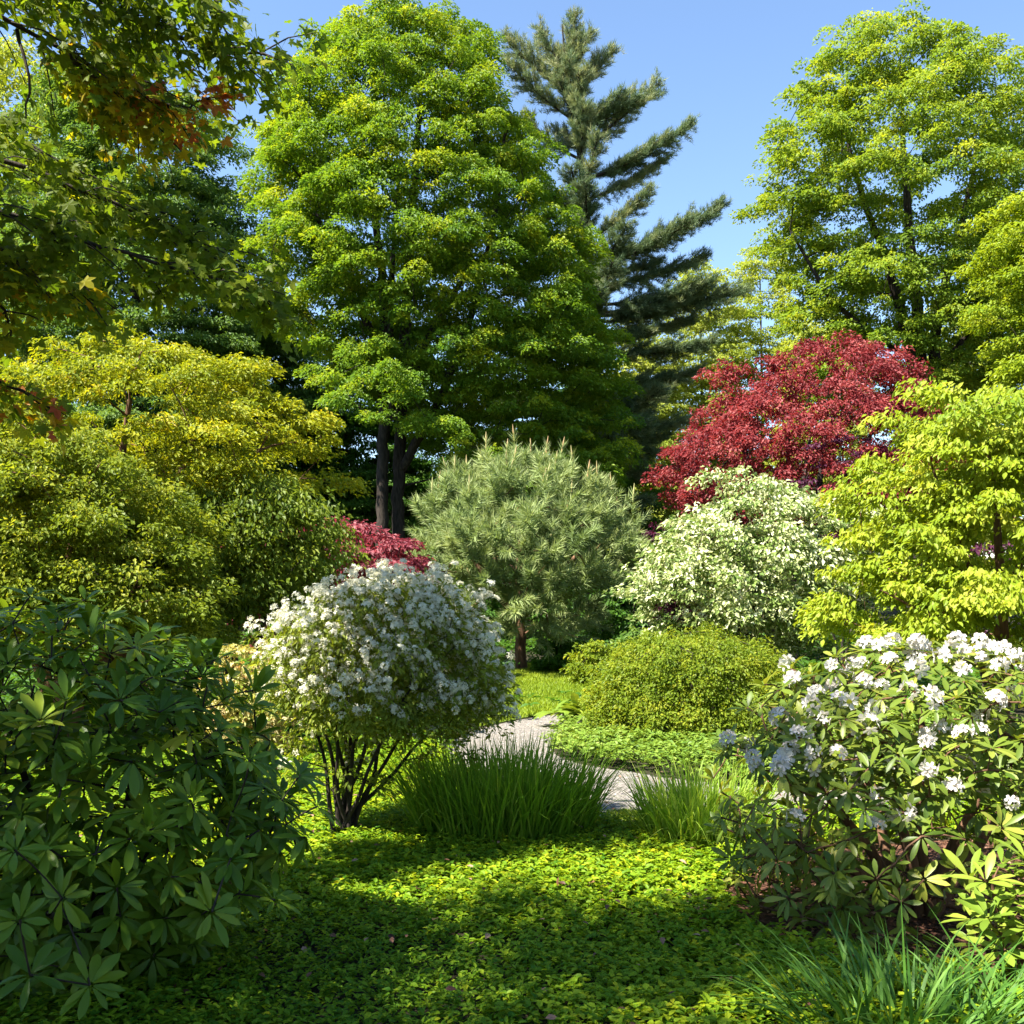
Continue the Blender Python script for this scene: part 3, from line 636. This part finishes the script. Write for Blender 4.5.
# --- golden mound
D = 10.4
b = P(690, 735, D)
env = Env([(636, 655, 720), (645, 628, 755), (660, 608, 778), (685, 596, 788), (710, 592, 790), (730, 605, 780)], D, .85)
tree('mounded_shrub', 'dense golden green mounded shrub beside the gravel path', 'shrub', b, stems(b, [P(650, 680, D), P(690, 665, D), P(735, 680, D), P(690, 690, D - .5)], .03, .4, rng=rng), env, 420, (.10, .19), 5200, .036, M['gold_shrub'], M['bark'], 77, mind=.10, shell=.84, front=.45,
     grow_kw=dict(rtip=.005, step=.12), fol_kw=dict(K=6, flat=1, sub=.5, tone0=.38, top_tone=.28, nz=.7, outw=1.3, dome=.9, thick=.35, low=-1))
# --- lime tree with tiers on the right
D = 8.6
b = P(1003, 760, D)
env = Env([(392, 940, 1100), (405, 905, 1140), (440, 885, 1160), (480, 860, 1170), (520, 850, 1180), (560, 838, 1180), (590, 828, 1170), (620, 825, 1150), (645, 850, 1100)], D, .8)
tr = [([[b[0], D, 0], P(1004, 620, D), P(1000, 560, D), P(992, 480, D), P(985, 410, D)], [.05, .042, .036, .026, .008]),
      ([P(1004, 650, D), P(975, 580, D - .2), P(950, 520, D - .3), P(930, 460, D - .3)], [.032, .028, .022, .008]),
      ([P(1000, 690, D), P(940, 620, D - .4), P(880, 590, D - .5)], [.025, .018, .006]),
      ([P(1003, 600, D), P(1040, 520, D), P(1080, 440, D)], [.03, .022, .008])]
tree('katsura_tree', 'young lime green tree with tiers of drooping leaves at the right above the white rhododendron', 'tree', b, tr, env, 185, (.14, .34), 3000, .056, M['lime'], M['bark_red'], 78, mind=.24, front=.35, shell=.4,
     extra=np.array([P(890, 420, D), P(925, 396, D), P(832, 600, D), P(845, 625, D), P(870, 470, D), P(850, 510, D)]),
     grow_kw=dict(rtip=.005, step=.12, k=.014), fol_kw=dict(tpl=LEAF6, K=6, flat=.55, sub=.55, tone0=.40, top_tone=.25, droop=.7, nz=.5, dome=.6, thick=.2))
# small yellow shrub near pine, hosta, fern
D = 16.
for i, (px, py, D, wd, ht, sz, mt, nm, lab, cat) in enumerate([
        (593, 690, 15.5, 44, 42, .06, 'gold_shrub', 'barberry', 'small yellow shrub at the edge of the lawn behind the golden mound', 'shrub'),
        (560, 678, 17.5, 50, 35, .09, 'deep_green', 'azalea', 'small dark green shrub right of the pine trunk', 'shrub'),
        (478, 690, 16.5, 60, 40, .08, 'deep_green', 'azalea', 'small dark green shrub left of the pine trunk', 'shrub'),
        (640, 690, 15, 60, 60, .07, 'dark_green', 'azalea', 'dark green shrub behind the golden mound below the cream shrub', 'shrub')]):
    b = P(px, 580 + CAM_H * FPX / D, D); bot = 580 + CAM_H * FPX / D; top = bot - ht
    env = Env([(top, px - wd * .2, px + wd * .2), (top + ht * .25, px - wd * .42, px + wd * .42), (top + ht * .6, px - wd * .5, px + wd * .5), (bot - 2, px - wd * .4, px + wd * .4)], D, .8)
    tree(nm, lab, cat, b, stems(b, [P(px - wd * .2, top + ht * .4, D), P(px + wd * .2, top + ht * .4, D), P(px, top + ht * .2, D)], .02, .4, rng=rng), env, 60, (.12, .2), 1800, sz, M[mt], M['bark'], 90 + i, mind=.08, front=.5, grow_kw=dict(rtip=.005, step=.12), fol_kw=dict(K=5))
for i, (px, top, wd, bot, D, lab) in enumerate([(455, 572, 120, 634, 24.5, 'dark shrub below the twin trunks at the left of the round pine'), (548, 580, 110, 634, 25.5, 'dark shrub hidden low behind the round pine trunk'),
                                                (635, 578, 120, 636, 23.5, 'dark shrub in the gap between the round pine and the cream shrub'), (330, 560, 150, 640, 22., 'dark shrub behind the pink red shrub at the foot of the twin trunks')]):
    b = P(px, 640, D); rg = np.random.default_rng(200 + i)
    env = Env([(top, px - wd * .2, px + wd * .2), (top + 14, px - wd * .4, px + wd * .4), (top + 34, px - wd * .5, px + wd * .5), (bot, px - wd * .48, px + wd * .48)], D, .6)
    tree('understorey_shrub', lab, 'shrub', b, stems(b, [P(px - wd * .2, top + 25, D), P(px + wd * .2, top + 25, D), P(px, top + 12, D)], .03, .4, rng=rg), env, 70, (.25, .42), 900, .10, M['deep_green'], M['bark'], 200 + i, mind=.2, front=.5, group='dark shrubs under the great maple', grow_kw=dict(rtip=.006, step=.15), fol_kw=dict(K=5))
# hosta by the path
def whorls(g, rng, C, A, leaves, size, tpl=LONG, el=(.1, .35), tone=None, grav=.35, wide=(.85, 1.15), mi=0):
    n = len(C); A = unit(A); k = rng.integers(leaves[0], leaves[1] + 1, n); rep = np.repeat(np.arange(n), k); N = len(rep)
    j = np.concatenate([np.arange(q) for q in k]); ang = j / k[rep] * 2 * math.pi + rng.uniform(0, 6.28, n)[rep] + rng.normal(0, .2, N)
    ref = np.where(np.abs(A[:, 2:3]) < .9, np.array([[0, 0, 1.]]), np.array([[1., 0, 0]])); X = unit(np.cross(A, ref)); Y = np.cross(A, X)
    rad = np.cos(ang)[:, None] * X[rep] + np.sin(ang)[:, None] * Y[rep]
    e = rng.normal(el[0], el[1], n)[rep] + rng.normal(0, .16, N)
    d = rad * np.cos(e)[:, None] + A[rep] * np.sin(e)[:, None] - np.array([0, 0, 1]) * (grav * rng.uniform(.2, 1.2, N))[:, None]
    nr = A[rep] * np.cos(e)[:, None] - rad * np.sin(e)[:, None] + np.array([0, 0, .35]) + rng.normal(0, .12, (N, 3))
    tn = (.45 + rng.normal(0, .14, n) if tone is None else tone)[rep] + rng.normal(0, .12, N)
    g.inst(tpl, C[rep] + rad * .012, d, nr, size * rng.uniform(.7, 1.15, N) * rng.uniform(.85, 1.1, n)[rep], tn, rng.uniform(*wide, N), mi)
b = G(583, 728); g = Geo(); rng = np.random.default_rng(95)
C = np.stack([b[0] + rng.normal(0, .12, 14), b[1] + rng.normal(0, .12, 14), np.full(14, .18)], 1)
whorls(g, rng, C, np.array([0, 0, 1.]) + rng.normal(0, .2, (14, 3)), (6, 9), .24, tpl_long(.42, .05, .35), (.5, .2), grav=.2)
tag(g.build('hosta', M['young_green'], loc=(b[0], b[1], 0)), 'clump of broad light green hosta leaves where the path bends out of sight', 'plant')

# --- white flowering shrub in the middle
D = 6.7
rng = np.random.default_rng(100)
b = G(345, 846); b = np.array([b[0], b[1], 0]); D = b[1]
t = thing('flowering_shrub', 'rounded white flowering shrub with many dark stems in the middle left', 'shrub', b)
env = Env([(586, 355, 425), (598, 328, 448), (617, 297, 467), (640, 278, 482), (662, 270, 490), (690, 270, 494), (710, 290, 490), (728, 360, 476)], D, .85)
C = env.sample(rng, 290, .5, .10, front=.4); C = C + unit(C - np.array([b[0], b[1], .95])) * (.11 * noise2(C[:, 0] * 2 + C[:, 1], C[:, 2] * 2 - C[:, 1], 3.2, 4))[:, None]
C = np.concatenate([C, [P(x_, y_, D + dz) for x_, y_, dz in [(252, 688, 0), (285, 702, -.2), (320, 694, -.5), (352, 700, -.6), (385, 698, -.6), (484, 728, .1), (458, 742, 0), (440, 735, -.4), (500, 705, .2), (395, 592, 0), (430, 600, .1), (350, 598, -.1), (258, 662, 0), (270, 640, .1), (300, 732, -.1), (330, 722, -.45), (492, 690, 0), (430, 758, .1), (472, 758, .1), (410, 725, -.5), (365, 728, -.55), (285, 640, -.4), (246, 700, .1)]]])
low_ = np.stack([rng.uniform(-1, 1, 26), rng.uniform(-1, 1, 26), rng.uniform(.38, .62, 26)], 1); low_[:, :2] *= (.12 + .75 * (low_[:, 2:] - .2)); low_[:, :2] += b[:2]
stray = C[rng.choice(280, 26)]; stray = stray + unit(stray - np.array([b[0], b[1], .75])) * rng.uniform(.04, .11, (26, 1))
C = np.concatenate([C, low_, stray])
gw = Geo(); tops = [P(x_, y_, D + dz) for x_, y_, dz in [(300, 690, -.1), (312, 650, .2), (335, 640, -.2), (352, 630, .1), (375, 620, .3), (395, 635, -.3), (420, 650, .1), (445, 680, -.1), (460, 700, .2), (330, 680, -.4), (370, 670, -.4), (410, 690, -.4), (350, 660, .5)]]
grow(gw, rng, stems(b, tops, .017, .35, .10, rng, .35), C, rtip=.003, k=.012, step=.08)
gw.build('stems', M['bark'], t, smooth=True)
g = Geo(); pos, nr, sc, sr = foliage(g, rng, C, np.where(np.arange(len(C)) < len(C) - 52, rng.uniform(.10, .17, len(C)), .075), b, 2600, .040, LEAF6_N, K=6, flat=.9, sub=.5, tone0=.42, nz=.8, outw=.9, dome=.9, thick=.4)
g.build('foliage', M['viburnum'], t)
g = Geo()
el = (sc[:, 2] - .9) / 1.0 + .25 * rng.normal(size=len(sc)) + .75 * noise2(sc[:, 0] + .6 * sc[:, 1], sc[:, 2] * 1.8, 10, 2) + .25 * (sc[:, 0] - b[0])
cz = np.repeat(C, 6, 0); el = el + 4 * (sc[:, 2] - cz[:, 2]) - .1
ci = np.repeat(np.arange(len(C)), 6); el[(ci >= 291) & (ci <= 294)] += 1.2
pick = np.where((el > .15) & (rng.random(len(sc)) < .95))[0]
pick = np.concatenate([pick, rng.choice(pick, len(pick) // 3)])
jit = rng.normal(0, .03, (len(pick), 3)); rep = np.repeat(np.arange(len(pick)), 15); N = len(rep)
oc = unit(sc[pick] - np.array([b[0], b[1], .8])) + np.array([0, 0, .7]); dn = unit(unit(oc)[rep] * .8 + rand_unit(rng, N))
p = (sc[pick] + jit + oc * .03)[rep] + dn * rng.uniform(.5, 1, N)[:, None] * rng.uniform(.022, .042, len(pick))[rep][:, None]
up_ = dn + rng.normal(0, .25, (N, 3))
g.inst(FLORET, p, np.cross(up_, rand_unit(rng, N)), up_, rng.uniform(.010, .018, N), rng.uniform(.2, 1, N))
g.build('blossoms', M['white_petal'], t)

# --- iris clumps
def blade_clump(name, label, cat, c, rx, ry, n, Lr, wd, lean, droop, mat, seed, tone=.45):
    rng = np.random.default_rng(seed); a = rng.uniform(0, 6.28, n); q = np.sqrt(rng.uniform(0, 1, n))
    ox, oy = np.cos(a) * q, np.sin(a) * q; base = np.stack([c[0] + ox * rx, c[1] + oy * ry, np.full(n, -.01)], 1)
    az = np.arctan2(oy, ox) + rng.normal(0, .8, n); g = Geo()
    blades(g, rng, base, rng.uniform(*Lr, n), rng.uniform(.7, 1.3, n) * wd, np.clip(lean[0] + lean[1] * q + rng.normal(0, .08, n), 0, .8), np.clip(rng.gamma(1.6, droop, n), 0, .9), tone + rng.normal(0, .2, n), 7, az)
    return tag(g.build(name, mat, loc=(c[0], c[1], 0)), label, cat)
c = G(510, 838)
blade_clump('iris_clump', 'large clump of upright green iris blades between white shrub and path', 'plant', (c[0] - .05, c[1] - .08), .53, .34, 1900, (.45, .76), .014, (.06, .26), .13, M['iris'], 110)
c = G(705, 850)
blade_clump('iris_clump', 'smaller clump of pale green iris blades beside the white rhododendron', 'plant', (c[0], c[1] + .1), .34, .27, 900, (.36, .64), .012, (.06, .32), .15, M['iris'], 111, .75)
blade_clump('daylily_clump', 'arching dark strap leaves at the bottom right corner', 'plant', (1.36, 3.42), .32, .2, 270, (.34, .58), .015, (.15, .45), .25, M['strap'], 112)
blade_clump('daylily_clump', 'second tuft of arching strap leaves cut by the lower right corner', 'plant', (1.80, 3.45), .22, .18, 120, (.30, .52), .015, (.15, .45), .25, M['strap'], 113)

# --- dark rhododendron at the left
rng = np.random.default_rng(120)
D = 4.0
base = np.array([-1.75, 4.1, 0])
t = thing('rhododendron', 'large dark green rhododendron without flowers at the lower left', 'shrub', base)
env = Env([(608, -120, 80), (630, -160, 150), (665, -170, 225), (720, -170, 262), (780, -160, 290), (830, -160, 312), (870, -150, 285), (920, -150, 220), (970, -140, 170)], D, .6)
C = env.sample(rng, 430, .72, .105, front=.4)
C2 = env.sample(rng, 260, .15, .1, front=.2)
C3 = np.array([P(62, 898, 3.20), P(212, 912, 3.25), P(30, 975, 3.00), P(150, 830, 3.30), P(15, 850, 3.05), P(120, 700, 3.50), P(85, 600, 4.00), P(255, 690, 3.90), P(282, 800, 3.80), P(230, 860, 3.50), P(160, 712, 3.60), P(40, 720, 3.40), P(250, 760, 3.60), P(190, 800, 3.60), P(90, 985, 3.15), P(20, 920, 2.90), P(305, 838, 3.80), P(318, 806, 3.90), P(300, 775, 3.90), P(275, 900, 3.70), P(80, 602, 4.00), P(150, 632, 4.00), P(200, 650, 4.00), P(30, 596, 3.80)])
Call = np.concatenate([C, C2, C3]); Call = Call[Call[:, 2] > .08]
gw = Geo(); grow(gw, rng, stems(base, [[-2.0, 4.0, 1.0], [-1.5, 3.9, .9], [-1.2, 3.8, .5], [-1.6, 3.4, .5], [-2.2, 3.5, .8], [-1.7, 4.6, 1.0], [-1.3, 4.3, .9]], .028, .4, .15, rng), Call, rtip=.004, k=.009, step=.1)
gw.build('stems', M['bark'], t, smooth=True)
ctr = np.array([-1.8, 4.1, .5]); A = unit(Call - ctr) * .9 + np.array([0, 0, .6]) + rng.normal(0, .25, Call.shape)
g = Geo(); whorls(g, rng, Call, A, (8, 12), .112, tpl_long(.285, .035, .16), (.34, .36), tone=.42 + rng.normal(0, .2, len(Call)), grav=.16)
g.build('foliage', M['rhodo_dark'], t, smooth=True)

# --- white rhododendron at the right
rng = np.random.default_rng(130)
D = 4.9
base = np.array([2.02, 4.85, 0])
t = thing('rhododendron', 'big rhododendron covered in white flower trusses at the lower right', 'shrub', base)
env = Env([(645, 860, 980), (668, 800, 1090), (700, 745, 1120), (745, 718, 1130), (800, 708, 1140), (845, 708, 1140), (885, 722, 1130), (920, 770, 1100)], D, .85)
C = np.concatenate([env.sample(rng, 500, .62, .09, front=.45), env.sample(rng, 150, .2, .1), env.sample(rng, 150, .4, .08, .75, .5)]); C = C[~((C[:, 2] < .52) & (C[:, 0] > 1.65) & (C[:, 1] < 5.1) & (rng.random(len(C)) < .85))]
gw = Geo(); grow(gw, rng, stems(base, [[1.4, 4.8, .8], [1.7, 4.6, 1.0], [2.0, 4.9, 1.1], [2.4, 4.8, .9], [1.3, 4.5, .45], [1.8, 5.3, .9], [2.6, 5.0, .6]], .034, .4, .15, rng), C, rtip=.005, k=.014, step=.1)
gw.build('stems', M['bark_red'], t, smooth=True)
ctr = np.array([2.0, 4.95, .4]); A = unit(C - ctr) * .9 + np.array([0, 0, .6]) + rng.normal(0, .25, C.shape)
g = Geo(); whorls(g, rng, C, A, (7, 11), .092, tpl_long(.29, .03, .2), (.18, .38), tone=.45 + rng.normal(0, .15, len(C)), grav=.2)
g.build('foliage', M['rhodo_light'], t, smooth=True)
# flower trusses
protos = []
for v_ in range(4):
    rg = np.random.default_rng(140 + v_); g = Geo(); nf = [6, 7, 5, 6][v_]
    dd = rand_unit(rg, nf * 4); dd = dd[dd[:, 2] > -.1]; keep = [dd[0]]
    for q in dd:
        if min(np.linalg.norm(q - k_) for k_ in keep) > .5 and len(keep) < nf: keep.append(q)
    dd = np.array(keep); p = dd * .034 * np.array([1, 1, .9])
    g.inst(FLOWER, p, np.cross(dd, rand_unit(rg, len(dd))), dd, rg.uniform(.036, .05, len(dd)), rg.uniform(.15, 1, len(dd)))
    protos.append(g)
hi = np.where((C[:, 2] > .55) & (C[:, 1] < 4.85) & (rng.random(len(C)) < .8) | (C[:, 2] > 1.12) & (rng.random(len(C)) < .5))[0]; hi = hi[C[hi, 0] < .52 * C[hi, 1] + .08]; sc_ = .5 * C[hi, 2] + 1.2 * rng.random(len(hi)) - .35 * (C[hi, 0] - 2.0); hi = hi[np.argsort(-sc_)][:98]
meshes = [None] * 4
for q, i in enumerate(hi):
    v_ = q % 4; a = unit(A[i]); loc = C[i] + a * .035 - base
    if meshes[v_] is None:
        o = protos[v_].build('flower_truss', M['rhodo_petal']); meshes[v_] = o
    else:
        o = meshes[v_].copy(); COL.objects.link(o)
    o.parent = t; o.location = loc; o.rotation_euler = Vector(a).to_track_quat('Z', 'Y').to_euler(); o.rotation_euler.rotate_axis('Z', rng.uniform(0, 6.28))
    s = rng.uniform(.62, .98); o.scale = (s, s, s)

# --- light young rhododendron at the right edge
rng = np.random.default_rng(150)
D = 3.9
base = np.array([2.0, 3.95, 0])
t = thing('young_rhododendron', 'young light green rhododendron shoots at the right edge in front of the white one', 'shrub', base)
env = Env([(850, 1000, 1090), (870, 965, 1110), (900, 960, 1120), (940, 975, 1120), (965, 990, 1100)], D, .7)
C = env.sample(rng, 46, .4, .10, front=.5)
gw = Geo(); grow(gw, rng, stems(base, [[1.9, 3.9, .45], [2.05, 3.8, .5], [2.2, 4.0, .5]], .014, .4, .1, rng), C, rtip=.004, step=.07); gw.build('stems', M['bark_red'], t, smooth=True)
A = unit(C - np.array([2.05, 3.98, .1])) + np.array([0, 0, .8]) + rng.normal(0, .15, C.shape)
g = Geo(); whorls(g, rng, C, A, (6, 9), .125, tpl_long(.27, .03, .18), (.45, .2), grav=.12); g.build('foliage', M['young_green'], t, smooth=True)

# --- overhanging maple: trunk outside the frame at the left, boughs reaching in, unseen crown shaped to shade the foreground
rng = np.random.default_rng(160)
base = np.array([-5.2, 3.0, 0])
t = thing('overhanging_maple', 'maple with green and orange leaves hanging into the upper left corner', 'tree', base)
gw = Geo(); g = Geo()
tr = [([base, base + [.1, 0, 2.2], base + [.3, .1, 4.5], base + [.6, 0, 7.0], base + [.9, .2, 9.5]], [.26, .22, .18, .11, .03])]
lp, ld, ln_, lt = [], [], [], []
def bough(pts, r0, twig, dens, tone, tvar=.12, leafsz=.085, start=.05):
    pts = np.array(pts); L = np.concatenate([[0], np.cumsum(np.linalg.norm(np.diff(pts, axis=0), axis=1))]); m = max(8, int(L[-1] / .12)); u = np.linspace(0, L[-1], m)
    q = np.stack([np.interp(u, L, pts[:, j]) for j in range(3)], 1)
    for _ in range(3): q[1:-1] = (q[:-2] + 2 * q[1:-1] + q[2:]) / 4
    q[1:-1] += rng.normal(0, .008, (m - 2, 3)); gw.tube(q, np.linspace(r0, .004, m), 6)
    T = unit(np.gradient(q, axis=0)); nt_ = int(L[-1] * dens)
    for _ in range(nt_):
        k = rng.uniform(start, 1); i = min(m - 1, int(k * (m - 1))); s = rng.choice([-1, 1]); sd = unit(np.cross(T[i], [0, 0, 1.])) * s
        dr = unit(T[i] * rng.uniform(.3, 1.0) + sd * rng.uniform(.4, 1.2) + np.array([0, 0, rng.uniform(-.55, .15)])); tl = twig * rng.uniform(.5, 1.2)
        e = q[i] + dr * tl + np.array([0, 0, -.10 * tl]); mid = (q[i] + e) / 2 + np.array([0, 0, .07 * tl])
        gw.tube([q[i], mid, e], [.005, .004, .0025], 4)
        nl = rng.integers(18, 29); tt = rng.uniform(.15, 1.05, nl); p = q[i] + (e - q[i]) * tt[:, None] + rng.normal(0, .05, (nl, 3))
        lp.append(p); d = dr * .5 + rng.normal(0, .6, (nl, 3)) + np.array([0, 0, -.55]); ld.append(d)
        ln_.append(np.array([.25, -.5, .8]) + rng.normal(0, .42, (nl, 3))); tb = tone(p) if callable(tone) else tone
        lt.append(np.clip(tb + rng.normal(0, tvar, nl), 0, 1)); 
def tone_of(p):
    px = p[:, 0] / p[:, 1] * FPX + 512; py = HOR - (p[:, 2] - CAM_H) / p[:, 1] * FPX
    return np.full(len(p), .27) + 0
tk = lambda z: base + [.1 + .08 * z, 0, z]
main = [tk(4.4), P(-120, -40, 4.2), P(0, 8, 4.5), P(50, 48, 4.6), P(120, 78, 4.8), P(170, 112, 4.9)]
bough(main, .035, .42, 22, .26)
bough([P(-60, -60, 4.4), P(60, -20, 4.6), P(110, 8, 4.7), P(180, 40, 4.8), P(240, 56, 4.9), P(288, 62, 5.0)], .022, .38, 26, .24)
bough([P(40, -60, 4.3), P(120, -25, 4.4), P(180, -8, 4.5), P(235, 20, 4.6)], .02, .34, 22, .24)
bough([P(-40, -70, 5), P(30, -10, 5.2), P(90, 30, 5.3), P(150, 70, 5.4), P(200, 82, 5.4)], .02, .40, 24, .30, .16)
bough([P(60, 50, 4.6), P(100, 85, 4.7), P(125, 100, 4.8), P(150, 122, 4.9)], .014, .24, 34, .6, .10)
bough([P(150, 100, 4.8), P(180, 108, 4.8), P(200, 100, 4.9)], .01, .15, 16, .88, .1)
bough([P(17, 30, 4.55), P(28, 70, 4.5), P(30, 105, 4.5), P(26, 118, 4.5)], .010, .15, 0, .3)
bough([tk(3.4), P(-130, 170, 4.2), P(0, 214, 4.5), P(70, 236, 4.6), P(150, 258, 4.7), P(210, 278, 4.8), P(285, 296, 4.9)], .034, .36, 20, .27)
bough([P(-60, 150, 4.8), P(10, 160, 4.9), P(90, 195, 5), P(170, 225, 5.1), P(240, 262, 5.2)], .016, .40, 26, .26)
bough([P(-60, 205, 4.4), P(0, 250, 4.5), P(60, 285, 4.6), P(100, 305, 4.6)], .014, .3, 22, .34, .18)
bough([P(-80, 230, 4.4), P(-20, 270, 4.5), P(5, 310, 4.6), P(10, 350, 4.7)], .014, .2, 20, .45, .22)
bough([P(-60, 330, 4.6), P(-10, 375, 4.7), P(30, 400, 4.8), P(60, 412, 4.9)], .012, .16, 22, .55, .28)
bough([P(-60, 100, 5.3), P(0, 130, 5.4), P(60, 160, 5.5), P(120, 190, 5.5)], .016, .40, 20, .26)
# unseen crown: clumps set along sun rays to shade all but the sunny band
CS = []
tries = 0
def shady(x, y):       # where shade is wanted on the ground; the crown is shaped to it
    band = abs(y - (5.6 + .3 * x)) < (.85 + .25 * max(0, x)) or y > 6.2
    return not band
while len(CS) < 195 and tries < 40000:
    tries += 1
    q_ = rng.random()
    if q_ < .07: gx, gy, gz = rng.uniform(.85, 1.6), rng.uniform(4.1, 5.0), rng.uniform(0, .65)
    elif q_ < .84: gx, gy, gz = rng.uniform(-2.6, 1.5), rng.uniform(2.2, 5.6), 0
    else: gx, gy, gz = rng.uniform(-2.8, -.8), rng.uniform(3.0, 5.0), rng.uniform(.2, .95)
    if gz == 0 and not shady(gx, gy): continue
    z = rng.uniform(4.0, 9.0); p = np.array([gx, gy, gz]) + sdir * ((z - gz) / sdir[2])
    t0 = p - sdir * ((p[2] - 1.25) / sdir[2])
    if -2.5 < t0[0] < -.9 and 3.3 < t0[1] < 4.7 and rng.random() < .6: continue
    g0 = p - sdir * (p[2] / sdir[2])
    if q_ > .07 and g0[0] > -1.6 and not shady(g0[0], g0[1]): continue
    if p[1] > .3:
        pxx = p[0] / p[1] * FPX + 512; pyy = HOR - (p[2] - CAM_H) / p[1] * FPX
        if pxx > -70 and pxx < 1100 and pyy > -70: continue
    e2 = ((p[0] - base[0] - .8) / 4.4) ** 2 + ((p[1] - base[1]) / 3.6) ** 2 + ((p[2] - 6.3) / 3.6) ** 2
    if e2 > 1: continue
    if CS and np.min(np.sum((np.array(CS) - p) ** 2, 1)) < .30 ** 2: continue
    CS.append(p)
CS = np.array(CS)
grow(gw, rng, tr, CS, rtip=.008, k=.012, step=.25, pen=.5)
lp, ld, ln_, lt = map(np.concatenate, (lp, ld, ln_, lt))
px = lp[:, 0] / lp[:, 1] * FPX + 512
g.inst(MAPLE, lp, ld, ln_, rng.uniform(.045, .088, len(lp)), lt, rng.uniform(.85, 1.15, len(lp)))
foliage(g, rng, CS, rng.uniform(.28, .42, len(CS)), base, 330, .10, DIAM_W, K=5, flat=.4, sub=.6, tone0=.28)
gw.build('trunk', M['bark'], t, smooth=True); g.build('crown', M['overhang'], t)

# --- litter on the mulch, pebbles on the path
rng = np.random.default_rng(170)
n = 2500; x = rng.uniform(.9, 4, n); y = rng.uniform(3.7, 6.2, n); k = inpoly(x, y, MULCH); x, y = x[k], y[k]; n = len(x); g = Geo()
g.inst(LEAF6, np.stack([x, y, rng.uniform(.012, .03, n)], 1), rng.normal(size=(n, 3)) * [1, 1, .15], np.array([0, 0, 1]) + rng.normal(0, .3, (n, 3)), rng.uniform(.02, .05, n), rng.random(n))
M['litter'] = leaf_mat('litter', [(0, (.05, .02, .012)), (.6, (.17, .08, .045)), (1, (.34, .2, .13))], trans=.1)
tag(g.build('leaf_litter', M['litter']), 'dry brown leaves on the mulch below the white rhododendron', kind='stuff')
n = 9000; x = rng.uniform(-2, 3, n); y = rng.uniform(6.2, 13, n); k = inpoly(x, y, PATH); x, y = x[k], y[k]; n = len(x); g = Geo()
tv = np.array([[1, 0, 0], [-.5, .8, 0], [-.5, -.8, 0], [0, 0, .7], [.2, .3, .6]]); tf = [[(0, 1, 4), (1, 2, 3), (2, 0, 3), (0, 4, 3), (1, 3, 4)]]
g.inst((tv, tf), np.stack([x, y, np.full(n, .013)], 1), rng.normal(size=(n, 3)) * [1, 1, .02], np.tile([0, 0, 1.], (n, 1)), rng.uniform(.005, .014, n), rng.random(n))
tag(g.build('gravel', M['pebble']), 'loose pale grey gravel on the path', kind='stuff')
n = 420; y = np.sqrt(rng.uniform(3.2 ** 2, 8 ** 2, n)); x = rng.uniform(-.45, .35, n) * y; g = Geo()
g.inst(LEAF6, np.stack([x, y, rng.uniform(.09, .16, n)], 1), rng.normal(size=(n, 3)) * [1, 1, .2], np.array([0, 0, 1]) + rng.normal(0, .4, (n, 3)), rng.uniform(.025, .05, n), rng.random(n))
tag(g.build('fallen_leaves', M['litter']), 'scattered brown fallen leaves lying on the ground cover', kind='stuff')
print('VERTS', sum(len(m.vertices) for m in bpy.data.meshes))
